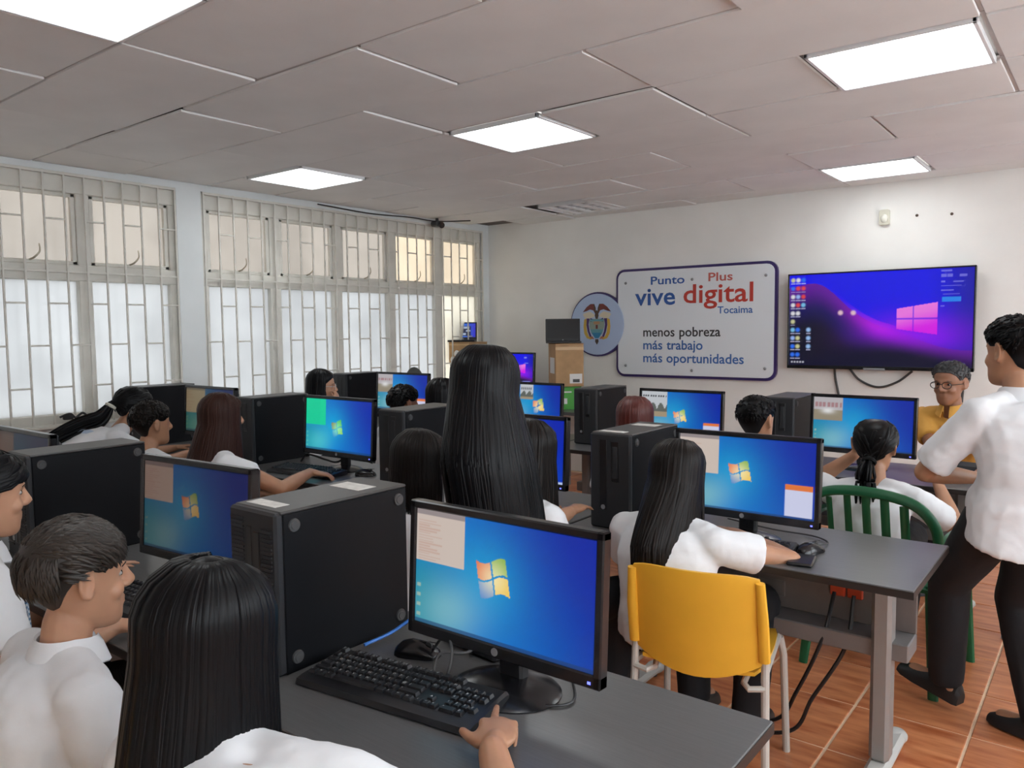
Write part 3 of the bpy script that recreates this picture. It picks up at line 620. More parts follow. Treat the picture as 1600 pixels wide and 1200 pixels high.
lettering('menos', -3.635, wx(1057), 1.410, blk_t, .125); lettering('pobreza', wx(1064.5), -2.85, 1.410, blk_t, .125)
for w_, e_, b_ in (('trabajo', -3.022, 1.286), ('oportunidades', -2.63, 1.162)): lettering('m\u00e1s', -3.635, wx(1038), b_, blu2, .125); lettering(w_, wx(1044.5), e_, b_, blu2, .125)
for bx, bz in ((-3.83, 1.93), (-3.13, 1.935), (-2.44, 1.94), (-3.83, 1.125), (-3.13, 1.09), (-2.44, 1.125)):
    MB().lathe([(0, .05), (.007, .049), (.012, .046), (.014, .04), (0, .04)], (bx-SX, bz-SZ, 0), 16).build('bolt', mat('bolt_steel', (.30, .31, .33), .35, .7), sg)
# crest: condor, shield, flags
def poly(name, pts, z, m, th=.0012, mirror=False):
    P = [(dx+(-x if mirror else x), dz+y) for x, y in pts]
    if mirror: P = P[::-1]
    return MB().prism(P, z, z+th).build(name, m, sg, False)
cz = .05
maroon = mat('crest_maroon', (.16, .035, .03), .6); brown = mat('crest_brown', (.08, .05, .035), .6); gold = mat('crest_gold', (.55, .36, .06), .5); violet = mat('crest_violet', (.07, .03, .14), .6); teal = mat('crest_teal', (.12, .32, .38), .5); cream = mat('crest_cream', (.62, .55, .42), .6); lblue = mat('crest_sea', (.03, .22, .42), .5); sage = mat('crest_sage', (.26, .33, .28), .6)
for mi in (False, True):
    poly('condor_wing', [(.012, .165), (.03, .205), (.075, .205), (.12, .175), (.165, .125), (.12, .135), (.08, .15), (.04, .14), (.015, .10)], cz, maroon, mirror=mi)
    poly('condor_wing_edge', [(.012, .165), (.03, .205), (.038, .2), (.03, .14), (.008, .09)], cz+.001, brown, mirror=mi)
    poly('scroll', [(.03, .10), (.08, .13), (.15, .115), (.165, .10), (.14, .06), (.10, .055), (.06, .07), (.03, .07)], cz-.001, cream, mirror=mi)
    poly('flag_gold', [(.12, .06), (.15, .05), (.158, -.02), (.15, -.09), (.12, -.14), (.07, -.155), (.06, -.14), (.095, -.12), (.115, -.08), (.125, -.02)], cz, gold, mirror=mi)
    poly('flag_violet', [(.085, .06), (.12, .06), (.122, -.01), (.108, -.07), (.085, -.125), (.06, -.125), (.085, -.07), (.097, 0)], cz+.0008, violet, mirror=mi)
    poly('flag_red', [(.05, -.12), (.085, -.125), (.07, -.145), (.03, -.15)], cz+.0012, mat('crest_red', (.4, .16, .08), .6), mirror=mi)
    poly('cornucopia', [(.04, .05), (.075, .065), (.075, .025), (.05, .03)], cz+.0016, violet, mirror=mi)
poly('condor_body', [(-.012, .13), (-.022, .09), (-.012, .055), (.012, .055), (.022, .09), (.012, .13), (.0, .145)], cz+.002, brown)
poly('shield', [(-.088, .055), (.088, .055), (.088, -.02), (.065, -.09), (.02, -.14), (-.02, -.14), (-.065, -.09), (-.088, -.02)], cz+.0005, sage)
poly('shield_band_top', [(-.08, .05), (.08, .05), (.08, .03), (-.08, .03)], cz+.0018, teal); poly('shield_fruit', [(-.035, .03), (.035, .03), (.035, .0), (-.035, .0)], cz+.0018, mat('crest_tan', (.45, .25, .13), .6))
poly('shield_cap', [(-.012, -.005), (.012, -.005), (.012, -.045), (-.012, -.045)], cz+.0018, maroon); poly('shield_sea', [(-.06, -.085), (.06, -.085), (.02, -.14), (-.02, -.14)], cz+.0018, lblue); poly('shield_mid', [(-.075, -.05), (.075, -.05), (.062, -.085), (-.062, -.085)], cz+.0018, teal)
poly('crest_tassel', [(-.018, -.15), (.018, -.15), (.02, -.175), (.0, -.205), (-.02, -.175)], cz, brown)
# ------------------------------------------------------------------ television
TX, TZ, TW, TH = -1.536, 1.535, 1.385, .795
tv = thing('television', 'large flat television showing a purple and blue desktop on the front wall', 'television', (TX, YF-.004, TZ))
MB().box((-TW/2, -.085, -TH/2), (TW/2, -.045, TH/2), .006).build('housing', black_pl, tv, False); MB().box((-.35, -.05, -.25), (.35, 0, .2), .01).build('wall_bracket', dark_pl, tv, False)
f = MB(); bz = .012
for lo, hi in (((-TW/2, -TH/2), (TW/2, -TH/2+.028)), ((-TW/2, TH/2-bz), (TW/2, TH/2)), ((-TW/2, -TH/2), (-TW/2+bz, TH/2)), ((TW/2-bz, -TH/2), (TW/2, TH/2))): f.box((lo[0], -.092, lo[1]), (hi[0], -.08, hi[1]), .002)
f.build('bezel', blackg_pl, tv, False)
s = put('screen', screen_mesh('screen', TW-2*bz, TH-bz-.028, 300, lambda u, v: desk10(u, v, 1.78), scr_m), tv); s.location = (0, -.0855, .008)
MB().box((-.08, -.095, -TH/2-.004), (.08, -.088, -TH/2+.014), .002).build('silver_strip', logo_m, tv, False)
for a, b, lb, pts in ((0, 0, 'thin grey cable hanging straight down below the television', [(-1.86, 6.77, 1.16), (-1.85, 6.775, 1.05), (-1.82, 6.775, .9), (-1.81, 6.775, .75)]), (0, 0, 'dark cable drooping in a loop below the television', [(-1.74, 6.75, 1.15), (-1.66, 6.765, 1.05), (-1.52, 6.77, .995), (-1.38, 6.77, 1.04), (-1.27, 6.76, 1.13)]), (0, 0, 'dark cable with plug at the right end of the television', [(-.93, 6.77, 1.16), (-.92, 6.775, 1.05), (-.925, 6.775, .9)])):
    c = cable('television_cable', pts, .009, mat('cable_grey', (.05, .05, .05), .5)); tag(c, lb, 'cable')
t = wallthing('motion_sensor', 'small cream sensor box high on the front wall above the television', 'sensor', -1.50, 2.35)
MB().prism(rrect(.075, .12, .015), 0, .03).build('case', mat('cream_plastic', (.62, .60, .50), .4), t); MB().ell((0, -.01, .028), (.028, .035, .016)).build('lens', mat('sensor_lens', (.75, .74, .66), .3), t)
for k, x in enumerate((-1.27, -1.03)):
    t = wallthing('wall_screw', ('left', 'right')[k]+' of two small screws in the front wall beside the sensor', 'screw', x, 2.345-.012*k); MB().lathe([(0, .012), (.006, .011), (.011, .006), (.011, 0), (0, 0)], n=12).build('head', brown, t)
# black spotlight / camera on the ceiling edge over the windows
cp = onx(683, 349, XL+.12)
t = thing('security_camera', 'small black camera fixed at the ceiling edge over the windows', 'camera', (cp[0], cp[1], cp[2]))
MB().box((-.05, -.05, -.035), (.05, .05, .02), .012).build('body', black_pl, t, False); MB().cyl((0, 0, .015), (0, 0, ZC-cp[2]), .015).build('mount', black_pl, t); MB().cyl((.04, -.0, -.01), (.085, -.02, -.03), .026, .03).build('lens', slot_m, t)
c = cable('ceiling_cable', [(XL+.05, 4.4, 2.60), (XL+.05, 5.0, 2.585), (XL+.07, 5.5, 2.60), (XL+.12, cp[1], cp[2]+.02), (XL+.35, cp[1]+.25, 2.6)], .006, black_pl); tag(c, 'thin black cable running along the ceiling over the windows', 'cable')
# ------------------------------------------------------------------ side table with boxes and laptops by the front wall
card = mat('cardboard', (.42, .26, .13), .8, noise=.10, nscale=12); tape = mat('packing_tape', (.55, .36, .18), .35)
green_m = mat('green_print', (.06, .34, .04), .5); wpaper = mat('white_paper', (.70, .70, .68), .7)
t = thing('side_table', 'low dark table along the front wall below the crest disc', 'table', (-4.45, 6.25, 0))
MB().box((-.95, -.35, .70), (.95, .35, .73), .003).build('tabletop', top_m, t, False)
for sx in (-1, 1):
    for sy in (-1, 1): MB().box((sx*.9-.02, sy*.31-.02, 0), (sx*.9+.02, sy*.31+.02, .70)).build('leg', leg_m, t, False)
def carton(name, lo, hi, m, label, bands=True, flaps=True):
    lo = np.array(lo); hi = np.array(hi); c = (lo+hi)/2; t = thing(name, label, 'box', (c[0], c[1], lo[2])); a = (hi-lo)/2
    MB().box((-a[0], -a[1], 0), (a[0], a[1], a[2]*2), .003).build('carton', m, t, False)
    if flaps: MB().box((-a[0]-.002, -a[1]-.002, a[2]*2), (a[0]+.002, -.002, a[2]*2+.004)).build('flap', m, t, False); MB().box((-a[0]-.002, .002, a[2]*2), (a[0]+.002, a[1]+.002, a[2]*2+.004)).build('flap', m, t, False)
    if bands: MB().box((-a[0]-.001, -a[1]-.0012, a[2]*1.72), (a[0]+.001, -a[1], a[2]*1.86)).build('tape', tape, t, False)
    return t, a
def span(px0, px1, Y): return ony(px0, 540, Y)[0], ony(px1, 540, Y)[0]
yb = 6.2; bc = ony(884, 560, yb); BR = math.radians(47)
def turned(t, a): t.rotation_euler = (0, 0, a)
zt = ony(878, 603, yb)[2]; zm = ony(878, 537, yb)[2]
t, a = carton('green_box', (bc[0]-.12, yb-.13, .73), (bc[0]+.12, yb+.13, zt), green_m, 'green printed box under the tall cardboard box beside a tower', False); turned(t, BR)
MB().box((-a[0]*.6, -a[1]-.0015, a[2]*1.5), (a[0]*.2, -a[1], a[2]*1.62)).build('white_stripe', wpaper, t, False); MB().box((-a[0]*.4, -a[1]-.0015, a[2]*.5), (-a[0]*.15, -a[1], a[2]*1.0)).build('print_mark', wpaper, t, False); MB().box((-a[0]-.0015, -a[1]*.8, a[2]*.3), (-a[0], a[1]*.8, a[2]*1.7)).build('side_print', mat('print_olive', (.16, .2, .05), .6, noise=.5, nscale=20), t, False)
t, a = carton('cardboard_box', (bc[0]-.135, yb-.16, zt+.006), (bc[0]+.135, yb+.16, zm), card, 'tall brown cardboard box carrying a dark-screened laptop below the crest disc'); turned(t, BR)
MB().box((.0, -a[1]-.0015, .03), (a[0]-.015, -a[1], .12)).build('shipping_label', wpaper, t, False); MB().box((.03, -a[1]-.002, .04), (a[0]-.04, -a[1]-.001, .07)).build('label_print', dark_pl, t, False)
MB().box((-a[0]-.0015, -a[1]*.7, a[2]*.6), (-a[0], a[1]*.5, a[2]*1.35)).build('side_paper', wpaper, t, False)
def laptop(x, y, z, rz, fn, label, w=.345):
    t = thing('laptop', label, 'laptop', (x, y, z), rz); d = w*.68
    MB().box((-w/2, -d/2, 0), (w/2, d/2, .018), .004).build('base', black_pl, t, False); MB().box((-w/2+.02, -.02, .018), (w/2-.02, d/2-.03, .0195)).build('keyboard_deck', dark_pl, t, False)
    T = TR(0, d/2-.005, .016) @ RX(-.18)
    MB().box((-w/2, 0, 0), (w/2, .012, w*.66), .004, T).build('lid', black_pl, t, False)
    s = put('screen', screen_mesh('screen', w-.03, w*.66-.045, 50, fn, scr_m), t); s.matrix_local = T @ TR(0, -.001, w*.33+.008)
    MB().cyl((0, -.0015, .012), (0, .001, .012), .006).xf(T).build('logo', logo_m, t)
    return t
lx = ony(880, 520, yb)
laptop(lx[0], yb+.0, zm+.007, math.radians(36), lambda u, v: np.full(u.shape+(3,), .0015), 'open laptop with black screen on the tall cardboard box', .335)
yl = 6.2; xa, xb = ony(672, 550, yl)[0], ony(733, 550, yl)[0]; z0 = ony(690, 567, yl)[2]; z1 = ony(690, 535, yl)[2]
zb0 = z0
t, a = carton('cardboard_box', (xa, yl, z0), (xb, yl+.3, z1), card, 'flat brown cardboard box below the small laptop in the window corner', True)
MB().box((-a[0]+.02, -a[1]-.0015, .0), (-a[0]+.12, -a[1], .02)).build('white_label', wpaper, t, False)
laptop((xa+xb)/2+.06, yl+.14, z1+.006, math.radians(33), lambda u, v: over(over(lerp(lin((60, 150, 230)), lin((50, 40, 190)), u), rectm(u, v, .33, .82, .08, .8), lin((45, 50, 75))), rectm(u, v, .4, .75, .62, .75)+rectm(u, v, .45, .6, .15, .3)+rectm(u, v, .62, .78, .4, .5), lin((165, 180, 205))), 'small laptop showing a blue video picture on a box in the window corner', .30)
t = thing('speaker_box', 'black upright speaker box carrying the flat cardboard box in the corner', 'speaker', (max((xa+xb)/2, XL+.16), yl+.15, .73))
MB().box((-.12, -.15, 0), (.12, .15, z0-.73), .006).build('cabinet', black_pl, t, False); MB().cyl((0, -.152, .2), (0, -.15, .2), .09, n=24).build('cone', dark_pl, t); MB().box((.0, -.153, .25), (.11, -.15, z0-.76)).build('grey_panel', mat('panel_silver', (.3, .3, .31), .4), t, False)
t = thing('plastic_bag', 'crumpled white plastic bag stuck beside the flat cardboard box', 'bag', (ony(714, 560, yl-.04)[0], yl-.05, z0-.06))
bm_ = MB()
for i in range(7): bm_.ell((random.uniform(-.05, .05), random.uniform(-.01, .01), .1+random.uniform(-.07, .09)), (random.uniform(.025, .05), .03, random.uniform(.03, .05)), n=8, m=6)
bm_.build('bag', mat('white_plastic_film', (.75, .75, .73), .35, bump=.5, bscale=40), t)
mo = monitor(ony(800, 560, 6.30)[0], 6.34, ony(835, 551, 6.28)[2], lambda u, v: desk10(u, v, 1.78, False), 'purple-screened monitor by the front wall, right of the standing girl\'s head', .56, .34, 0, nx=80)
t = thing('dark_bag', 'dark grey cloth hump showing over the monitor near the windows', 'bag', (-4.66, 4.61, .73)); b_ = MB(); b_.ell((0, 0, .20), (.14, .07, .20)); b_.ell((.04, .0, .32), (.10, .06, .14)); b_.build('cloth', mat('dark_cloth', (.06, .06, .055), .9, bump=.4), t)
# window ledge clutter
q = onx(118, 650, XL+.04); t = thing('window_cable_clip', 'tangled dark cable end on the ledge below the left window', 'cable', tuple(q)); MB().tube(spline([(0, -.1, .0), (0.01, -.04, .02), (.0, .0, -.01), (.02, .04, .02), (.01, .08, -.03), (0, .03, -.03)], 6), .008, 6).build('strand', dark_pl, t); MB().box((-.01, -.08, -.02), (.02, -.02, .012), .005).build('plug', black_pl, t, False)
# ------------------------------------------------------------------ chairs
yel = mat('chair_yellow', (.86, .46, .04), .38, noise=.04, nscale=8); cleg = mat('chair_leg_pale', (.55, .54, .50), .35, .2)
def yellow_chair(x, y, rz, label):
    t = thing('yellow_chair', label, 'chair', (x, y, 0), rz, 'yellow plastic school chairs')
    # local: sitter faces +y, back at -y
    n = 13; R = []
    def sh(u, s, off):   # backrest: u across -1..1, s height 0..1
        w = .200-.006*s; xx = u*w; bow = .042*(1-u*u); z = .475+.285*s - .055*(1-s)*(1-u*u) - .012*(u**6)*s
        yy = -.20-.055*s-bow+off; return (xx, yy, z)
    us = np.linspace(-1, 1, n)
    for s in np.linspace(0, 1, 8): R.append(np.array([sh(u, s, 0) for u in us]+[sh(u, s, .012) for u in us[::-1]]))
    top = R[-1].copy(); top[:, 2] += .006; top[:, 1] = (top[:, 1]+top[:, 1].mean()*0); R.append(top*np.array((.99, 1, 1)))
    b = MB().loft(R); b.build('backrest', yel, t)
    for s_ in (-1, 1):
        MB().tube([(s_*.203, -.205, .49), (s_*.202, -.235, .62), (s_*.196, -.257, .745)], [.018, .017, .014], 10, .8).build('post_sleeve', yel, t)
    R = []
    for v in np.linspace(-1, 1, 9):
        yy = v*.21; z = .455-.012*math.cos(v*1.4)-(.03*max(0, v-.6)); ww = .195-.02*abs(v)**3
        R.append(np.array([(u*ww, yy, z-.012*(1-u*u)) for u in np.linspace(-1, 1, 9)]+[(u*ww, yy, z-.012*(1-u*u)-.012) for u in np.linspace(1, -1, 9)]))
    MB().loft(R).build('seat', yel, t)
    for s_ in (-1, 1):
        MB().tube([(s_*.203, -.19, .54), (s_*.205, -.20, .40), (s_*.215, -.235, .0)], .0125, 10).build('leg', cleg, t)
        MB().tube([(s_*.195, .17, .43), (s_*.205, .19, .36), (s_*.215, .22, .0)], .0125, 10).build('leg', cleg, t)
        MB().tube([(s_*.203, -.20, .42), (s_*.195, -.15, .42), (s_*.19, .17, .43)], .011, 8).build('seat_rail', cleg, t)
        MB().tube([(s_*.205, -.205, .405), (s_*.16, -.215, .40), (s_*.14, -.19, .405), (s_*.145, -.15, .42)], .010, 8).build('support_hook', cleg, t)
    return t
def mono_chair(x, y, rz, label, m):
    t = thing('plastic_armchair', label, 'chair', (x, y, 0), rz, 'moulded plastic armchairs')
    R = []
    for v in np.linspace(-1, 1, 7): R.append(np.array([(u*.23, v*.22, .43-.02*(1-u*u)*(1-v*v)) for u in np.linspace(-1, 1, 7)]+[(u*.23, v*.22, .415-.02*(1-u*u)*(1-v*v)) for u in np.linspace(1, -1, 7)]))
    MB().loft(R).build('seat', m, t)
    # arched back rim
    P = [(-.235, -.19, .43), (-.262, -.225, .60), (-.25, -.255, .71), (-.17, -.285, .79), (0, -.30, .815), (.17, -.285, .79), (.25, -.255, .71), (.262, -.225, .60), (.235, -.19, .43)]
    MB().tube(spline(P, 6), .022, 10, .62).build('back_rim', m, t)
    for u in np.linspace(-.15, .15, 5):
        zt = .80-.9*u*u*1.3; MB().tube([(u*.85, -.20, .43), (u, -.25, .60), (u, -.29, zt)], .017, 8, .35).build('back_slat', m, t)
    for s_ in (-1, 1):
        MB().tube(spline([(s_*.262, -.225, .60), (s_*.285, -.15, .645), (s_*.29, .0, .65), (s_*.285, .15, .635), (s_*.27, .2, .59)], 5), .026, 8, .45).build('armrest', m, t)
        MB().tube([(s_*.27, .2, .60), (s_*.25, .21, .43), (s_*.275, .25, .0)], [.024, .028, .02], 8, .6).build('leg', m, t)
        MB().tube([(s_*.235, -.19, .44), (s_*.265, -.255, .0)], [.03, .02], 8, .6).build('leg', m, t)
    return t
c0 = onz(985, 878, .76); c1 = onz(1190, 905, .76)
ca = math.atan2(c1[1]-c0[1], c1[0]-c0[0])
YC = yellow_chair((c0[0]+c1[0])/2-math.sin(ca)*.26, (c0[1]+c1[1])/2+math.cos(ca)*.26, ca, 'yellow plastic chair with pale legs under the long-haired girl in the middle row')
GC = mono_chair(-.77, 3.68, math.radians(-6), 'dark green plastic armchair with slatted back under the ponytail girl', mat('chair_green', (.01, .115, .045), .4))
mono_chair(-.05, 4.12, math.radians(-70), 'white plastic armchair half hidden behind the walking boy', mat('chair_white', (.7, .7, .68), .4))
# ------------------------------------------------------------------ people
# skull rings in head space (z up, +y face, origin between the ears at eye level): z, front, back, half width
HEADR = np.array([(-.116, .066, .030, .016), (-.110, .082, .012, .030), (-.098, .089, -.010, .041), (-.080, .089, -.032, .051), (-.058, .087, -.055, .058), (-.032, .086, -.074, .064), (-.005, .084, -.090, .069), (.025, .089, -.098, .0735), (.055, .086, -.099, .075), (.080, .072, -.088, .068), (.098, .048, -.066, .053), (.110, .018, -.040, .033), (.117, -.008, -.018, .008)])
def skull(phi, z, infl=0.):
    z = np.asarray(z, float); phi = np.asarray(phi, float)
    f = np.interp(z, HEADR[:, 0], HEADR[:, 1]); b = np.interp(z, HEADR[:, 0], HEADR[:, 2]); w = np.interp(z, HEADR[:, 0], HEADR[:, 3])
    s, c = np.sin(phi), np.cos(phi); e = .88
    x = (w+infl)*np.sign(s)*np.abs(s)**e; y = (f+b)/2+((f-b)/2+infl)*np.sign(c)*np.abs(c)**e
    k = np.clip((z-.05)/.067, 0, 1)
    return np.stack([x, y, z+infl*k], -1)
def head_prims(mb, M, far, ears=True):
    ph = np.arange(28)*2*PI/28; M = np.array(M)
    T = lambda P: (M[:3, :3] @ np.atleast_2d(P).T).T + M[:3, 3]
    mb.loft([T(skull(ph, np.full(28, z))) for z in HEADR[:, 0]])
    sc = np.linalg.norm(M[:3, 0])
    def c(a, b, r1, r2): mb.cap(T(np.array(a))[0], T(np.array(b))[0], r1*sc, r2*sc, 10)
    c((0, .086, .022), (0, .107, -.018), .0075, .0115); c((0, .109, -.020), (0, .102, -.027), .0115, .011); c((-.012, .095, -.027), (.012, .095, -.027), .0085, .0085)
    if not far:
        c((-.03, .080, .026), (-.012, .086, .024), .007, .008); c((.03, .080, .026), (.012, .086, .024), .007, .008)
        c((-.017, .086, -.052), (.017, .086, -.052), .0055, .0055); c((0, .0925, -.051), (0, .0925, -.051), .0062, .0062); c((-.014, .086, -.0635), (.014, .086, -.0635), .0065, .0065); c((0, .091, -.064), (0, .091, -.064), .0066, .0066)
        c((0, .084, -.094), (0, .084, -.094), .017, .017)
        for s in (-1, 1): c((s*.035, .060, -.028), (s*.04, .055, -.03), .022, .022)
    R3 = M[:3, :3]
    for s in ((-1, 1) if ears else ()):
        A = R3 @ np.array(Matrix.Rotation(-s*.32, 3, 'Z'))
        mb.ell(T(np.array((s*.078, -.012, .004)))[0], (.0085, .018, .031), A, 12, 8); mb.ell(T(np.array((s*.074, -.006, -.018)))[0], (.008, .011, .015), A, 10, 6)
        ts = np.linspace(-.6, 3.6, 12); mb.tube([T(np.array((s*(.084+.005*math.sin(q)), -.012-.0175*math.sin(q), .006+.030*math.cos(q))))[0] for q in ts], .005*sc, 6)
def finger(mb, base, d, n, L, r, curl):
    p = np.asarray(base, float); d = nrm(d); ax = nrm(np.cross(d, n)); segs = (.45, .32, .25)
    for i, q in enumerate(segs):
        a = curl[i]; R = np.array(Matrix.Rotation(-a, 3, Vector(ax))); d = R @ d
        e = p+d*L*q; mb.cap(p, e, r*(1-.10*i), r*(1-.10*(i+1)), 8); p = e
def hand(mb, wrist, d, n, side, curls=None, s=1., spread=.10, thumb=.7):
    """d: wrist->knuckles, n: back-of-hand normal, side +1 right hand (thumb on -r side)"""
    d = nrm(d); n = nrm(np.asarray(n)-d*(np.asarray(n)@d)); r = np.cross(d, n)*side    # r points to the little finger
    W = np.asarray(wrist, float); curls = curls or [(.25, .3, .2)]*4
    A = np.stack([r, d, n], 1)
    mb.ell(W+d*.045*s, (.038*s, .052*s, .014*s), A, 14, 8); mb.cap(W+d*.02*s-r*.014*s, W+d*.078*s-r*.026*s, .013*s, .0105*s, 8); mb.cap(W+d*.02*s+r*.014*s, W+d*.074*s+r*.027*s, .012*s, .0095*s, 8); mb.cap(W+d*.02*s, W+d*.08*s, .014*s, .011*s, 8); mb.cap(W-d*.02*s, W+d*.02*s, .022*s, .02*s, 10)
    for k, (off, L, rr) in enumerate(((-.027, .066, .0082), (-.009, .074, .0085), (.010, .068, .0080), (.027, .054, .0070))):
        finger(mb, W+d*(.082-.004*abs(k-1))*s+r*off*s, d+r*(off/.03)*spread, n, L*s, rr*s, curls[k])
    tb = W+d*.022*s-r*.026*s-n*.004*s; td = nrm(d*.72-r*thumb-n*.12)
    mb.cap(tb, tb+td*.032*s, .0125*s, .010*s, 8); td2 = nrm(td+d*.35); mb.cap(tb+td*.032*s, tb+td*.032*s+td2*.026*s, .0098*s, .0082*s, 8)
def remesh(mb, name, vox, m, it=5, disp=0., dsize=.12, fac=.5):
    me = mb.mesh('tmp', None, False, False); o = bpy.data.objects.new('tmp', me); COL.objects.link(o)
    r = o.modifiers.new('r', 'REMESH'); r.mode = 'VOXEL'; r.voxel_size = vox
    if it: s = o.modifiers.new('s', 'SMOOTH'); s.iterations = it; s.factor = fac
    if disp:
        tx = bpy.data.textures.new('wrinkle', 'CLOUDS'); tx.noise_scale = dsize; tx.noise_depth = 2
        d = o.modifiers.new('d', 'DISPLACE'); d.texture = tx; d.strength = disp; d.texture_coords = 'GLOBAL'; d.mid_level = .5
    out = bpy.data.meshes.new_from_object(o.evaluated_get(bpy.context.evaluated_depsgraph_get())); out.name = name
    bpy.data.objects.remove(o); bpy.data.meshes.remove(me); out.materials.clear(); out.materials.append(m); out.shade_smooth(); return out
def ik(a, c, l1, l2, pole):
    a, c = np.asarray(a, float), np.asarray(c, float); d = c-a; L = np.linalg.norm(d); 
    if L > (l1+l2)*.995: c = a+d/L*(l1+l2)*.995; d = c-a; L = np.linalg.norm(d)
    x = (l1*l1-l2*l2+L*L)/(2*L); h = math.sqrt(max(0, l1*l1-x*x)); u = d/L; p = np.asarray(pole, float); p = nrm(p-u*(p@u)); return a+u*x+p*h, c
def skin_mat(name, c):
    if name in MATS: return MATS[name]
    m = mat(name, c, .48, noise=.07, nscale=18); b = m.node_tree.nodes['Principled BSDF']; b.inputs['Subsurface Weight'].default_value = .12; b.inputs['Subsurface Radius'].default_value = (.02, .008, .004); b.inputs['Subsurface Scale'].default_value = .5; return m
SK1 = skin_mat('skin_light_tan', (.50, .27, .17)); SK2 = skin_mat('skin_tan', (.42, .215, .125)); SK3 = skin_mat('skin_brown', (.28, .125, .07))
shirtw = mat('white_cotton', (.72, .735, .76), .85, bump=.12, bscale=25); shirtb = mat('blue_white_cotton', (.45, .56, .72), .85, bump=.12, bscale=25); ochre = mat('ochre_cotton', (.62, .32, .06), .85, bump=.1)
trb = mat('black_trouser', (.008, .009, .012), .85, bump=.1); trg = check_mat('grey_checked_cloth', (.035, .033, .036), (.012, .011, .013), 260)
hb = mat('hair_black', (.0035, .0035, .0043), .38, spec=.16); hbr = mat('hair_dark_brown', (.008, .0058, .005), .42, spec=.16); hrb = mat('hair_reddish_brown', (.030, .011, .0075), .45, spec=.16); hred = mat('hair_red', (.085, .012, .008), .42); hgrey = mat('hair_grey_black', (.03, .03, .032), .5); hbn = mat('hair_short_brown', (.022, .016, .012), .5)
shoe_m = mat('black_shoe', (.01, .01, .011), .5); eyew = mat('eye_white', (.45, .42, .40), .3); iris = mat('iris_dark', (.02, .012, .008), .15); browm = mat('eyebrow', (.02, .014, .011), .8)
